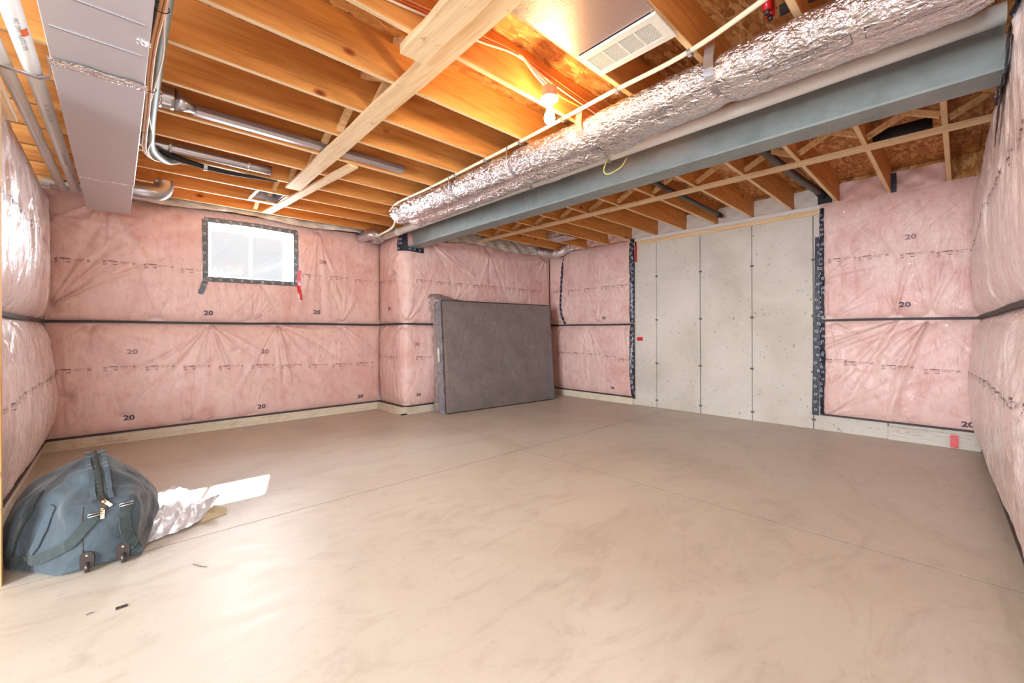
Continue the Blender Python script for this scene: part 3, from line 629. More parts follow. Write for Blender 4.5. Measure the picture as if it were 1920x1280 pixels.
# near right wall
pE = Path([(6.50, -0.15), (1.1, -0.29)])
E0, E1, eE0, eE1 = pair('lower pale insulation blanket bulging along the right edge, nearest the camera', 'upper pale insulation blanket along the right edge, below the steel beam end', pE, 0.075,
    [FAN(1.5, zl, 8, .012, .8, 230, 310), FAN(3.2, zl, 8, .012, .8), FAN(4.4, zl, 8, .012, .8)], [(2.2, 1.41, 9, .012, .9, 60, 120), (3.6, 2.78, 9, .014, .9, 240, 300), (4.6, 1.41, 8, .012, .9, 60, 120)], 41, 2.84, PINKW, sag=.35, lump=.008, vfold=.003)
for k in range(13): printm('printed_mark', ROWM, E0, .35 + k * .38, .83 + .01 * k if k < 9 else .95 + .02 * (k - 9), INK2, eE0); printm('printed_mark', ROWM, E1, .35 + k * .38, 2.08, INK, eE1)
for p_, w_ in (([(2.85, 2.55), (3.5, 2.52)], .12), ([(3.22, 2.56), (3.05, 2.24)], .10), ([(2.98, 2.84), (2.96, 2.55)], .10), ([(3.3, 2.60), (3.75, 2.70)], .10)): tape('beam_pocket_tape', E1, p_, w_, TAPE, eE1, .06, .014, jag=.012)
# left wall
pF = Path([(-0.57, 3.32), (-0.57, 6.60)])
F0, F1, eF0, eF1 = pair('lower pale insulation blanket on the left wall, behind the duffel bag', 'upper pale insulation blanket on the left wall, glossy in the window light', pF, 0.07,
    [FAN(2.8, zl, 9, .014, .6, 200, 330), FAN(1.4, zl, 9, .014, .9), FAN(.3, zl, 9, .012, .9)], [(2.7, 1.41, 9, .014, .8, 60, 120), (1.5, 2.75, 12, .018, 1.0, 240, 300), (.6, 2.75, 12, .018, 1.0, 240, 300), (3.0, 2.7, 9, .018, .8, 225, 290)], 61, 2.78, PINKW, sag=.9, lump=.008, vfold=.005)
for k in range(9): printm('printed_mark', ROWM, F0, .3 + k * .35, .82, INK2, eF0); printm('printed_mark', ROWM, F1, .3 + k * .35, 2.08 + .01 * k, INK2, eF1)

# film / pink rim at the head of window wall and above bump
def drape(name, x0, x1, y0, z0, z1, mat, lab, seed, amp=.05, n=70, m=14):
    r = np.random.default_rng(seed); V = []; F = []; ph = r.uniform(0, 6, 6)
    for i in range(n + 1):
        for j in range(m + 1):
            u, v = i / n, j / m; x = x0 + (x1 - x0) * u
            y = y0 + .20 * v - amp * math.sin(PI * v) * (1 + .3 * math.sin(x * 9 + ph[0])) + .012 * math.sin(x * 23 + v * 6 + ph[1]); z = z0 + (z1 - z0) * v + .02 * math.sin(x * 4 + ph[2]) * (1 - v)
            V.append((x, y, z))
    for i in range(n):
        for j in range(m): a = i * (m + 1) + j; F.append((a, a + m + 1, a + m + 2, a + 1))
    return tag(raw(name, V, F, mat, None, True), lab, 'sheeting')
drape('header_film', 0.12, 3.1, 6.46, 2.80, 3.10, POLY, 'rolled clear plastic film along the top of the window wall', 5)
drape('header_film', 3.42, 6.4, 5.76, 2.76, 3.10, POLY, 'rolled clear plastic film along the top of the bump-out wall', 6)
f2 = tag(frombm('header_film', (lambda b: (bx(b, (-.56, 6.50, 2.79), (.1, 6.52, 2.86)), b)[1])(bmesh.new()), POLY), 'short clear plastic film behind the white pipe ends', 'sheeting')

# ------------------------------------------------------------------ stud at left edge
post = empty('wall_stud', (-.47, 3.27, 0), 'upright wooden wall stud at the left edge beside the duffel bag', 'stud')
box('stud', (-.58, 3.255, 0), (-.417, 3.295, 2.53), WOODZ, post, .003)
box('top_plate', (-.60, 3.20, 2.53), (-.43, 3.9, 2.57), WOODY, post, .003)

# ------------------------------------------------------------------ steel beam
bt = empty('steel_beam', (3.32, 2.8, 2.55), 'long grey painted steel beam running under the joists', 'beam')
X0, X1, Zb, Zt = 3.22, 3.42, 2.55, 2.86; bm = bmesh.new()
prof = [(X0, Zb), (X1, Zb), (X1, Zb + .016), ((X0 + X1) / 2 + .02, Zb + .02), ((X0 + X1) / 2 + .006, Zb + .035), ((X0 + X1) / 2 + .006, Zt - .035), ((X0 + X1) / 2 + .02, Zt - .02), (X1, Zt - .016), (X1, Zt), (X0, Zt), (X0, Zt - .016), ((X0 + X1) / 2 - .02, Zt - .02), ((X0 + X1) / 2 - .006, Zt - .035), ((X0 + X1) / 2 - .006, Zb + .035), ((X0 + X1) / 2 - .02, Zb + .02), (X0, Zb + .016)]
a = [bm.verts.new((x, -0.16, z)) for x, z in prof]; b = [bm.verts.new((x, 5.76, z)) for x, z in prof]
for i in range(len(prof)): j = (i + 1) % len(prof); bm.faces.new((a[i], a[j], b[j], b[i]))
bm.faces.new(a[::-1]); bm.faces.new(b); bmesh.ops.recalc_face_normals(bm, faces=bm.faces)
frombm('i_beam', bm, BEAM, bt)
box('timber_shim', (3.25, -0.15, 2.862), (3.40, 5.76, 2.868), BLACK, bt)

# ------------------------------------------------------------------ pipe beside the beam
pp = empty('drain_pipe', (3.0, 3, 2.70), 'long white plastic drain pipe hung beside the steel beam', 'pipe')
tube('pipe', [(3.03, -0.15, 2.735), (3.03, 2.0, 2.735), (3.03, 6.5, 2.735)], .048, PVC, pp, 20)
tube('coupling', [(3.03, 2.58, 2.735), (3.03, 2.72, 2.735)], .053, PVC, pp, 20); tube('coupling', [(3.03, 5.6, 2.735), (3.03, 5.72, 2.735)], .053, PVC, pp, 20)
for y in (2.02, 2.92, 5.0):
    c = [(3.03 + .056 * math.cos(t), y, 2.735 + .056 * math.sin(t)) for t in np.linspace(-PI * .95, PI * .05, 14)]
    ribbon('pipe_hanger', [(3.03 - .056, y, 2.86)] + c + [(3.086, y, 2.86)], [Vector((-1, 0, 0))] + [Vector((math.cos(t), 0, math.sin(t))) for t in np.linspace(-PI * .95, PI * .05, 14)] + [Vector((1, 0, 0))], .03, .004, GALVR, pp)
lp = tag(tube('wire_loop', smoothpath([(2.97, 1.99, 2.69), (2.96, 2.03, 2.60), (2.98, 2.0, 2.56), (3.06, 1.93, 2.62), (3.1, 1.90, 2.70)], 8), .005, CABY, None, 8), 'thin yellow wire loop hanging from the white drain pipe', 'wire')

# ------------------------------------------------------------------ foil wrapped duct
dt = empty('wrapped_duct', (2.55, 2.4, 2.6), 'crinkled silver foil wrapped duct hung below the joists', 'duct')
def foilduct(y0, y1, n, m=96):
    V = []; F = []; hang = [4.62, 3.55, 2.68, 1.90, 0.97, -.1]
    for i in range(n + 1):
        y = y0 + (y1 - y0) * i / n; e = min(1, max(0.0, (4.93 - y) / .12)) ** .5 if y > 4.81 else 1
        pin = sum(math.exp(-((y - h) / .05) ** 2) for h in hang); bu = 1 - .16 * pin
        two = 1 / (1 + math.exp(-(y - 1.75) / .12)); cx = 2.615 + .08 * two + .008 * math.sin(y * 2.1); cz = 2.733 + .005 * math.sin(y * 3)
        for k in range(m):
            a = 2 * PI * k / m; c, s_ = math.cos(a), math.sin(a)
            rx = (.205 + .038 * two) * abs(c) ** .92 * (1 if c > 0 else -1); rz = (.10 + .012 * two) * abs(s_) ** .9 * (1 if s_ > 0 else -1)
            if s_ < 0:
                q = .012 * math.sin(y * 1.7); lob = max([math.sqrt(max(r_ * r_ - (rx - c_) ** 2, 0)) for c_, r_ in ((-.118 + q, .122), (.125 + q, .112))] + [.03]); rz = -(lob * two + abs(rz) * 1.18 * (1 - two))
            rz *= 1 + .05 * math.sin(5 * a + y * 2.3)
            jx = .006 * math.sin(37 * y + 3 * a) + .005 * math.sin(71 * y + 7 * a) ; jr = 1 + (jx + random.gauss(0, .008)) * 1.6
            V.append((cx + rx * bu * e * jr, y, cz + rz * bu * e * jr))
    for i in range(n):
        for k in range(m): a = i * m + k; b = i * m + (k + 1) % m; F.append((a, b, b + m, a + m))
    F.append(tuple(range(m))); F.append(tuple(range(n * m, (n + 1) * m))[::-1]); return V, F
V, F = foilduct(4.93, -0.10, 330); raw('foil_wrap', V, F, FOIL, dt, True)
def hanger(y, wd, cx, rx, rz, wire):
    T = np.linspace(PI, 2 * PI - .25, 16); pts = [(cx - rx - .006, y - .01, 2.862), (cx - rx - .006, y, 2.79)] + [(cx + (rx + .006) * math.cos(t), y + .02 * (i / 15), 2.733 + (rz + .006) * math.sin(t)) for i, t in enumerate(T)]
    ns = [Vector((-1, 0, 0))] * 2 + [Vector((math.cos(t) / rx, 0, math.sin(t) / rz)) for t in T]
    if wire: tube('duct_wire', pts, .005, GALVR, dt, 6)
    else: ribbon('duct_strap', pts, ns, wd, .004, GALVR, dt)
hanger(1.90, .055, 2.66, .20, .095, 0); hanger(.97, .055, 2.625, .185, .09, 0); hanger(3.55, 0, 2.695, .232, .118, 1); hanger(2.68, 0, 2.695, .232, .118, 1)
# printed panel on foil
def outline(w_, h, t):
    return merge([(*rectm(w_, t), 0, h / 2), (*rectm(w_, t), 0, -h / 2), (*rectm(t, h), -w_ / 2, 0), (*rectm(t, h), w_ / 2, 0)])
LB = merge([(*textmesh('flexible air duct', .020), 0, .014), (*textmesh('insulated  R4', .020), 0, -.014), (*outline(.21, .07, .003), 0, 0)])
LB2 = merge([(*textmesh('flexible air duct   insulated   R4', .018), 0, .008), (*textmesh('conduit isole flexible', .014), 0, -.012), (*outline(.40, .05, .003), 0, 0)])
def duct_print(tm, y0, a0):
    P = []
    for x, z in tm[0]:
        y = y0 + x; a = a0 - z / .15; c, s_ = math.cos(a), math.sin(a); two = 1 / (1 + math.exp(-(y - 1.75) / .12))
        rx = (.205 + .038 * two) * abs(c) ** .92 * (1 if c > 0 else -1); rz = (.10 + .012 * two) * abs(s_) ** .9 * (1 if s_ > 0 else -1)
        P.append((2.615 + .08 * two + .008 * math.sin(y * 2.1) + rx * 1.045, y, 2.733 + .005 * math.sin(y * 3) + rz * (1.18 if two < .5 else 1.06)))
    return raw('duct_print', P, tm[1], INK2, dt)
duct_print(LB, 1.32, -PI * .62); duct_print(LB2, .55, -PI * .62); duct_print(LB2, .10, -PI * .62)
def flat_text(name, tm, o, ux, uz, mat, parent):
    o = np.array(o); P = o + tm[0][:, :1] * np.array(ux) + tm[0][:, 1:] * np.array(uz); return raw(name, P, tm[1], mat, parent)

# ------------------------------------------------------------------ thin water line under joists
wt = empty('water_line', (2.45, 3, 2.84), 'thin white water line clipped under the joists beside the wrapped duct', 'pipe')
tube('tubing', smoothpath([(2.0, -.5, 2.84), (2.20, .4, 2.84), (2.38, 1.04, 2.845), (2.40, 1.6, 2.84), (2.46, 2.4, 2.845), (2.49, 3.1, 2.845), (2.52, 4.0, 2.845), (2.52, 4.75, 2.84), (2.60, 4.98, 2.80), (2.66, 5.06, 2.70), (2.72, 5.3, 2.66), (2.85, 6.0, 2.70), (2.92, 6.2, 2.75)], 8), .014, PEX, wt, 10)
for y, x in ((1.05, 2.38), (1.54, 2.40), (2.02, 2.43), (2.51, 2.465), (2.99, 2.49), (3.48, 2.505), (3.96, 2.52), (4.45, 2.52), (4.93, 2.58)):
    ribbon('pipe_clip', [(x + .026 * math.cos(t), y, 2.842 + .026 * math.sin(t)) for t in np.linspace(-PI, 0, 9)] , [Vector((math.cos(t), 0, math.sin(t))) for t in np.linspace(-PI, 0, 9)], .022, .006, GALVR, wt)
# metal elbows into the walls
def elbow(name, pts, r, lab, mat=GALVR, flex=False):
    e = empty(name, pts[0], lab, 'duct'); P = smoothpath(pts, 10)
    R = [r * (1 + (.05 * math.sin(i * 2.1) if flex else (.035 if i % 9 == 0 else 0))) for i in range(len(P))]; tube('elbow', P, R, mat, e, 22); return e
elbow('duct_elbow', [(2.86, 6.55, 2.78), (2.88, 6.30, 2.78), (2.93, 6.16, 2.76), (3.0, 6.2, 2.69)], .085, 'silver round duct elbow at the far corner beside the drain pipe end')
elbow('flexible_duct', [(6.55, 5.15, 2.98), (6.38, 5.28, 2.86), (6.30, 5.42, 2.79), (6.25, 5.65, 2.82), (6.1, 5.75, 2.86)], .085, 'crumpled silver flexible duct at the corner right of the mattress', FOIL, True)

# ------------------------------------------------------------------ rectangular duct
rd = empty('trunk_duct', (-.06, 4.3, 2.56), 'large rectangular sheet metal trunk duct at upper left', 'duct')
DX0, DX1, DZ = -.225, .115, 2.56
secs = [(-.9, 2.96, 0), (2.975, 5.02, .004), (5.03, 6.26, .0)]
for y0, y1, d in secs:
    o = box('duct_section', (DX0 - d, y0, DZ - d), (DX1 + d, y1, 2.855), GALV, rd, .003)
    yy = y0 + .3
    while yy < min(y1 - .15, 2.9):
        if yy > 1.5: box('crease', (DX0 + .02, yy, DZ - d - .003), (DX1 - .02, yy + .008, DZ - d + .001), GALVR, o)
        yy += .27
n = 60; V = []; F = []
for i in range(n + 1):
    x = DX0 - .01 + (DX1 - DX0 + .02) * i / n
    for j in range(7):
        v = j / 6; V.append((x, 2.925 + .085 * v + .006 * math.sin(i * .23), DZ - .008 - .008 * math.sin(PI * v) + random.uniform(-.0008, .0008)))
for i in range(n):
    for j in range(6): a = i * 7 + j; F.append((a, a + 1, a + 8, a + 7))
raw('foil_tape', V, F, FOILTAPE, rd, True)
box('foil_tape', (DX0 + .0, 5.005, DZ - .006), (DX1 + .004, 5.03, DZ - .001), FOILTAPE, rd); box('drive_cleat', (DX1 - .045, 2.50, DZ - .007), (DX1 + .004, 2.53, DZ), FOILTAPE, rd)
# cables along the duct
ht = tag(tube('flexible_hose', smoothpath([(.165, 1.2, 2.78), (.165, 2.6, 2.77), (.17, 3.4, 2.76), (.18, 4.0, 2.75), (.21, 4.5, 2.76), (.32, 4.86, 2.80), (.42, 4.9, 2.84)], 8), .034, HOSE, None, 14), 'grey green hose running beside the trunk duct', 'hose')
cb = empty('cable_bundle', (.15, 3.2, 2.7), 'bundle of copper coloured cables tied along the trunk duct edge', 'cable')
base = [(.18, 1.6, 2.72), (.15, 2.4, 2.71), (.135, 2.9, 2.71), (.145, 3.6, 2.70), (.15, 4.1, 2.70), (.165, 4.45, 2.71), (.24, 4.78, 2.76), (.42, 4.91, 2.82), (.60, 4.925, 2.84)]
tube('copper_cable', smoothpath([(x, y, z) for x, y, z in base], 6), .008, COPPER, cb, 7)
tube('copper_cable', smoothpath([(x + .014, y, z - .006) for x, y, z in base], 6), .007, COPPER, cb, 7)
tube('white_cable', smoothpath([(x + .03 + .02 * math.sin(y * 5), y, z + .005) for x, y, z in base], 6), .005, CABW, cb, 7)
for y in (2.45, 3.3, 4.0, 4.6): tube('cable_tie', [(.15 + .03 * math.cos(t), y, 2.71 + .022 * math.sin(t)) for t in np.linspace(0, 2 * PI, 14)], .002, BLACK, cb, 5)
bs = empty('black_sleeve_pipe', (.7, 4.93, 2.83), 'thin black insulated line clipped along a joist right of the trunk duct', 'pipe')
tube('sleeve', smoothpath([(.28, 4.80, 2.86), (.45, 4.88, 2.84), (.75, 4.93, 2.83), (1.05, 4.955, 2.85), (1.25, 4.96, 2.865)], 8), [.03 - .0006 * i for i in range(33)], BLACK, bs, 12)
ribbon('pipe_clamp', [(.62 , 4.905 + .036 * math.cos(t), 2.835 + .036 * math.sin(t)) for t in np.linspace(0, -PI, 12)], [Vector((0, math.cos(t), math.sin(t))) for t in np.linspace(0, -PI, 12)], .03, .005, GALVR, bs)

# ------------------------------------------------------------------ round branch ducts
def rduct(pts, r, lab, segs=()):
    e = empty('round_duct', pts[0], lab, 'duct'); P = smoothpath(pts, 6); tube('duct_pipe', P, r, GALVR, e, 20)
    for a in segs: tube('joint_band', [(a[0] - .012, a[1], a[2]), (a[0] + .012, a[1], a[2])], r * 1.06, FOILTAPE, e, 20)
    return e
d1 = rduct([(.115, 3.79, 2.90), (.30, 3.79, 2.90)], .075, 'short silver elbow with a long slim duct, left end at trunk duct', [(.22, 3.79, 2.90)])
tube('reducer', [(.30, 3.79, 2.90), (.42, 3.86, 2.905)], [.07, .035], GALVR, d1, 18)
box('oval_duct', (.40, 3.845, 2.872), (2.15, 3.935, 2.945), GALVR, d1, .02)
d2 = rduct([(.115, 4.78, 2.90), (1.15, 4.79, 2.90)], .045, 'slim silver duct ending in a white register boot', [(.35, 4.78, 2.90), (.95, 4.79, 2.90)])
# boot
bo = empty('register_boot', (1.3, 5.6, 2.85), 'galvanised duct boot with flanged brackets between joists near the window', 'boot')
bm = bmesh.new()
for a_, b_ in (((1.15, 5.44, 2.855), (1.18, 5.80, 2.868)), ((1.46, 5.44, 2.855), (1.49, 5.86, 2.868)), ((1.15, 5.80, 2.845), (1.47, 5.86, 2.858))): bx(bm, a_, b_, .002)
frombm('bracket', bm, WHITEP, bo); bm = bmesh.new()
for a_, b_ in (((1.19, 5.46, 2.875), (1.194, 5.79, 3.10)), ((1.446, 5.46, 2.875), (1.45, 5.79, 3.10)), ((1.19, 5.46, 2.875), (1.45, 5.464, 3.10)), ((1.19, 5.786, 2.875), (1.45, 5.79, 3.10)), ((1.19, 5.46, 3.095), (1.45, 5.79, 3.10))): bx(bm, a_, b_)
frombm('boot_box', bm, GALVR, bo)
d3 = empty('round_duct', (.12, 5.7, 2.7), 'wide silver duct stub leaving the trunk duct above the insulation', 'duct')
tube('duct_pipe', smoothpath([(.115, 5.72, 2.71), (.25, 5.72, 2.71), (.33, 5.74, 2.73), (.37, 5.76, 2.80), (.37, 5.76, 2.86)], 8), .085, GALVR, d3, 24)
elb = tag(tube('round_duct', [(1.50, 1.76, 3.06), (1.1, 1.76, 3.06)], .06, GALVR, None, 18), 'silver duct end at the top edge beside the double strapping board', 'duct') if False else None

# ------------------------------------------------------------------ twin white pipes at left
def px(y, a, b): t = (y - a[1]) / (b[1] - a[1]); return tuple(a[i] + (b[i] - a[i]) * t for i in range(3))
pa = empty('vent_pipe', (-.31, 4, 2.65), 'white plastic pipe with orange sticker, nearest the trunk duct', 'pipe')
A1_, A2_ = (-.333, 2.87, 2.68), (-.292, 5.95, 2.68)
tube('pipe', [px(1.0, A1_, A2_), px(3.5, A1_, A2_), px(6.0, A1_, A2_)], .037, PVC, pa, 20)
pb = empty('vent_pipe', (-.42, 4, 2.65), 'plain white plastic pipe, outer of the left pair', 'pipe')
B1_, B2_ = (-.425, 3.75, 2.68), (-.383, 5.93, 2.68)
tube('pipe', [px(1.0, B1_, B2_), px(3.5, B1_, B2_), px(6.0, B1_, B2_)], .033, PVC, pb, 20)
PT = textmesh('PVC  DWV  PLASTIC PIPE', .026, .0002)
def pipe_text(o, r, tm, y0, ang, p0, p1, par, mat):
    V, F = tm; P = []
    for x, z in V:
        y = y0 + x; c = px(y, p0, p1); a = ang + z / r; P.append((c[0] + math.cos(a) * (r + .001), y, c[2] + math.sin(a) * (r + .001)))
    return raw(o, P, F, mat, par)
for y0 in (3.0, 3.95, 4.9): pipe_text('pipe_print', .037, PT, y0, -PI / 2 + .25, A1_, A2_, pa, INKG)
st = []; F = []
for i in range(7):
    for j in range(2): st.append((.06 * (j - .5), .03 * (i / 6 - .5)))
pipe_text('sticker', .0375, (np.array(st), [(i * 2, i * 2 + 1, i * 2 + 3, i * 2 + 2) for i in range(6)]), 2.98, -PI / 2 + .75, A1_, A2_, pa, ORANGE)
sb = empty('pipe_bracket', (-.37, 3.42, 2.64), 'perforated metal strap carrying the two white pipes', 'bracket')
ribbon('strap', [(-.56, 3.40, 2.70), (-.46, 3.40, 2.645), (-.38, 3.41, 2.640), (-.30, 3.42, 2.638), (-.262, 3.42, 2.66), (-.258, 3.42, 2.86)], [Vector((0, 0, -1)), Vector((0, 0, -1)), Vector((0, 0, -1)), Vector((0, 0, -1)), Vector((.8, 0, -.5)), Vector((1, 0, 0))], .035, .004, GALVR, sb)
ec = tag(box('end_bracket', (-.46, 6.0, 2.66), (-.235, 6.06, 2.70), GALVR, None, .003), 'galvanised bracket at the far end of the two white pipes', 'bracket')

# ------------------------------------------------------------------ return air panel and grille
ra = box('return_panel', (.95, 1.04, 2.852), (1.955, 1.53, 2.858), FOILFLAT, ceil, .001)
gr = empty('return_grille', (2.08, 1.28, 2.84), 'white metal air grille with four louvre groups under the joists', 'grille')
gx0, gx1, gy0, gy1, gz = 1.965, 2.20, 1.04, 1.53, 2.846
bm = bmesh.new(); ix0, ix1, iy0, iy1 = gx0 + .045, gx1 - .045, gy0 + .05, gy1 - .04
for a_, b_ in (((gx0, gy0, gz - .008), (ix0, gy1, gz + .008)), ((ix1, gy0, gz - .008), (gx1, gy1, gz + .008)), ((ix0, gy0, gz - .008), (ix1, iy0, gz + .008)), ((ix0, iy1, gz - .008), (ix1, gy1, gz + .008))): bx(bm, a_, b_, .002)
frombm('grille_frame', bm, WHITEP, gr)
for k in range(1, 4): y = iy0 + (iy1 - iy0) * k / 4; box('divider', (ix0, y - .004, gz - .007), (ix1, y + .004, gz + .007), WHITEP, gr)
bm = bmesh.new(); bar(bm, (ix0 + .006, iy0, gz), (ix0 + .006, iy1, gz), .003, .012, (.25, 0, 1)); l0 = frombm('louvre', bm, WHITEP, gr)
nl = 13
for k in range(1, nl): inst('louvre', l0.data, gr, tuple(Vector((gx0 * 0 + (ix1 - ix0 - .01) * k / (nl - 1), 0, 0)) + Vector(l0.location) / S))
box('duct_lining', (ix0 - .01, iy0 - .01, gz + .10), (ix1 + .01, iy1 + .01, gz + .105), BLACK, gr)

# ------------------------------------------------------------------ bulb
lf = empty('ceiling_bulb', (2.14, 1.87, 2.75), 'bare lit bulb in a white porcelain holder on a metal box', 'light')
bxp = [(2.14 + .055 * math.cos(PI / 8 + k * PI / 4), 1.90 + .055 * math.sin(PI / 8 + k * PI / 4)) for k in range(8)]
raw('junction_box', [(x, y, 2.835) for x, y in bxp] + [(x, y, 2.90) for x, y in bxp], [tuple(range(8)), tuple(range(15, 7, -1))] + [(k, 8 + k, 8 + (k + 1) % 8, (k + 1) % 8) for k in range(8)], GALVR, lf)
def lathe(name, prof_, c, mat, parent, seg=28):
    V = []; F = []
    for r, z in prof_:
        for k in range(seg): V.append((c[0] + r * math.cos(2 * PI * k / seg), c[1] + r * math.sin(2 * PI * k / seg), z))
    for i in range(len(prof_) - 1):
        for k in range(seg): a = i * seg + k; b = i * seg + (k + 1) % seg; F.append((a, b, b + seg, a + seg))
    return raw(name, V, F, mat, parent, True)
bc = (2.14, 1.90)
lathe('lamp_holder', [(.001, 2.836), (.06, 2.834), (.063, 2.825), (.05, 2.815), (.028, 2.81), (.024, 2.785), (.022, 2.782), (.001, 2.782)], bc, WHITEP, lf)
lathe('bulb', [(.001, 2.655), (.012, 2.657), (.026, 2.666), (.035, 2.682), (.037, 2.70), (.033, 2.722), (.022, 2.745), (.016, 2.765), (.015, 2.785)], bc, BULB, lf)
bl_ = lamp('bulb_light', 'POINT', (bc[0], bc[1], 2.70), 62, (1.0, .66, .28), shadow_soft_size=.04)
lc = tag(tube('lamp_cable', smoothpath([(2.13, 1.90, 2.88), (2.10, 1.92, 2.92), (2.05, 1.95, 2.98), (1.99, 1.97, 3.04), (1.93, 1.98, 3.075)], 6), .009, CABW, None, 8), 'twin white cable running down to the bulb fitting', 'cable')
tubes('second_core', [(smoothpath([(2.15, 1.89, 2.885), (2.125, 1.91, 2.925), (2.075, 1.94, 2.98), (2.015, 1.965, 3.035), (1.94, 1.975, 3.07)], 6), .008)], CABW, lc, 8)
for nm, mt, dz, lab, r in (('cable', CABO, .0, 'orange cable stapled along a joist above the bulb', .006), ('cable', CABW, -.022, 'white cable stapled along a joist above the bulb', .007), ('cable', COPPER, .02, 'tan cable stapled along a joist above the bulb, highest of three', .006)):
    tag(tube(nm, smoothpath([(.5, 1.99, 2.93 + dz), (.94, 1.99, 2.96 + dz), (1.3, 1.985, 3.0 + dz), (1.6, 1.988, 3.03 + dz), (1.92, 1.985, 3.07 + dz * .4), (2.3, 1.988, 3.04 + dz), (2.9, 1.985, 3.0 + dz)], 6), r, mt, None, 7), lab, 'cable', 'cables along the joist')
tag(tube('cable', smoothpath([(2.18, 1.93, 2.88), (2.20, 1.96, 2.97), (2.26, 1.98, 2.985), (2.36, 1.985, 2.96), (2.6, 1.985, 2.97)], 6), .006, CABY, None, 7), 'yellow cable arching from the bulb box to the joist', 'cable')
# red water fittings at the top edge
rf = empty('water_valve', (2.0, .42, 3.0), 'red capped water fittings between joists at the top edge', 'valve')
RX, RY, RZ = 2.60, .655, 2.965
tube('grey_body', [(RX + .08, RY - .35, RZ + .05), (RX + .07, RY + .02, RZ + .05)], .028, ABS, rf, 14)
for d in (-.03, .03): tube('red_collar', [(RX + d - .03, RY + .05, RZ + .08), (RX + d - .03, RY + .05, RZ + .0)], .022, RED, rf, 14); tube('tube_tip', [(RX + d - .03, RY + .05, RZ), (RX + d - .03, RY + .05, RZ - .02)], .013, ABS, rf, 12)

# ------------------------------------------------------------------ drains right of beam
def drain(pts, r, lab, ringed=False):
    e = empty('drain_line', pts[0], lab, 'pipe'); tube('pipe', smoothpath(pts, 5), r, ABS, e, 16)
    p = Vector(pts[-1]); q = Vector(pts[-2]); d = (p - q).normalized(); tube('hub', [p - d * .14, p - d * .02], r * 1.25, BLACK, e, 16)
    if ringed: tube('red_ring', [p, p + d * .02], r * 1.1, plain('rust_red_cap', (120, 60, 50), .5), e, 16); tube('tube_mouth', [p + d * .015, p + d * .024], r * .7, WHITEP, e, 14)
    return e
drain([(3.6, 2.36, 2.94), (5.0, 2.36, 2.93), (6.35, 2.36, 2.915)], .028, 'dark grey drain line between joists ending in a reddish ring', True)
drain([(3.9, 1.30, 2.99), (5.2, 1.27, 2.98), (6.48, 1.18, 2.965)], .04, 'dark grey drain line between joists ending at black tape by the pink rim')
box('black_tape_wrap', (6.5, 1.10, 2.86), (6.53, 1.24, 3.06), BLACK, rim); tp3 = box('joist_tape', (6.50, .50, 2.84), (6.505, .55, 3.06), TAPE, rim)
dk = tag(tube('black_conduit', [(5.05, .16, 3.02), (5.05, .54, 3.02)], .05, BLACK, None, 14), 'short black corrugated pipe between two joists right of the beam', 'pipe')
b2 = empty('ceiling_boot', (5.6, 4.72, 2.85), 'small galvanised boot between joists above the insulation right of the beam', 'boot')
box('boot_box', (5.45, 4.52, 2.875), (5.75, 4.90, 3.08), FOILTAPE, b2, .01); box('flange', (5.43, 4.50, 2.858), (5.78, 4.92, 2.866), GALVR, b2)

# ------------------------------------------------------------------ mattress
mt = empty('mattress', (4.8, 5.4, 0), 'taupe mattress in clear plastic leaning on the pink wall', 'mattress')
P0 = Vector((3.665, 5.395, 0.004)); P1 = Vector((5.975, 5.21, 0.004)); ex = (P1 - P0).normalized(); lean = 0.075
ez = Vector((-ex.y * 0, 0, 1)); back = Vector((-ex.y, ex.x, 0)); ez = (Vector((0, 0, 1)) * math.cos(lean) + back * math.sin(lean)); ey = ez.cross(ex) * 1.0
if ey.y < 0: ey = -ey
LEN = (P1 - P0).length; HT = 1.755; TH = .20
def mp(u, v, w_): return P0 + ex * u + ez * v + ey * w_
def rounded_slab(L, H, T, r, n=5):
    prof_ = []
    for cx_, cz_, a0 in ((L - r, r, -PI / 2), (L - r, H - r, 0), (r, H - r, PI / 2), (r, r, PI)):
        for k in range(n + 1): t = a0 + PI / 2 * k / n; prof_.append((cx_ + r * math.cos(t), cz_ + r * math.sin(t)))
    return prof_
pr = rounded_slab(LEN, HT, TH, .05)
V = []; F = []; lay = [0, .03, .17, TH]; N = len(pr)
for w_ in lay:
    e = .012 if w_ in (0, TH) else 0
    for (u, v) in pr: V.append(tuple(mp(u + (e if u < LEN / 2 else -e), v + (e if v < HT / 2 else -e), w_)))
for i in range(len(lay) - 1):
    for k in range(N): a = i * N + k; b = i * N + (k + 1) % N; F.append((a, b, b + N, a + N))
raw('border', V, F, NAVYF, mt, True)
# front panel: slightly crowned grid
def facegrid(name, w0, sg, mat, par, crown=.02, wr=.0025, seed=3):
    r = np.random.default_rng(seed); n, m = 110, 80; V = []; F = []; wv = [(r.uniform(-1, 1, 2) * f, r.uniform(0, 6)) for f in (4, 7, 11, 17) for _ in range(3)]
    for i in range(n + 1):
        for j in range(m + 1):
            u, v = i / n, j / m; c = (1 - (2 * u - 1) ** 8) * (1 - (2 * v - 1) ** 8)
            d = crown * c + wr * c * sum(math.sin(k[0] * u * 2.3 + k[1] * v * 1.7 + p) for k, p in wv) 
            V.append(tuple(mp(.012 + (LEN - .024) * u, .012 + (HT - .024) * v, w0 + sg * d)))
    for i in range(n):
        for j in range(m): a = i * (m + 1) + j; F.append((a, a + m + 1, a + m + 2, a + 1))
    return raw(name, V, F, mat, par, True)
facegrid('front_panel', 0.0, -1, TAUPE, mt); facegrid('back_panel', TH, 1, TAUPE, mt, .008)
for w_ in (.0, TH): tube('piping', [tuple(mp(u, v, w_)) for u, v in pr] + [tuple(mp(*pr[0], w_))], .008, PIPING, mt, 8)
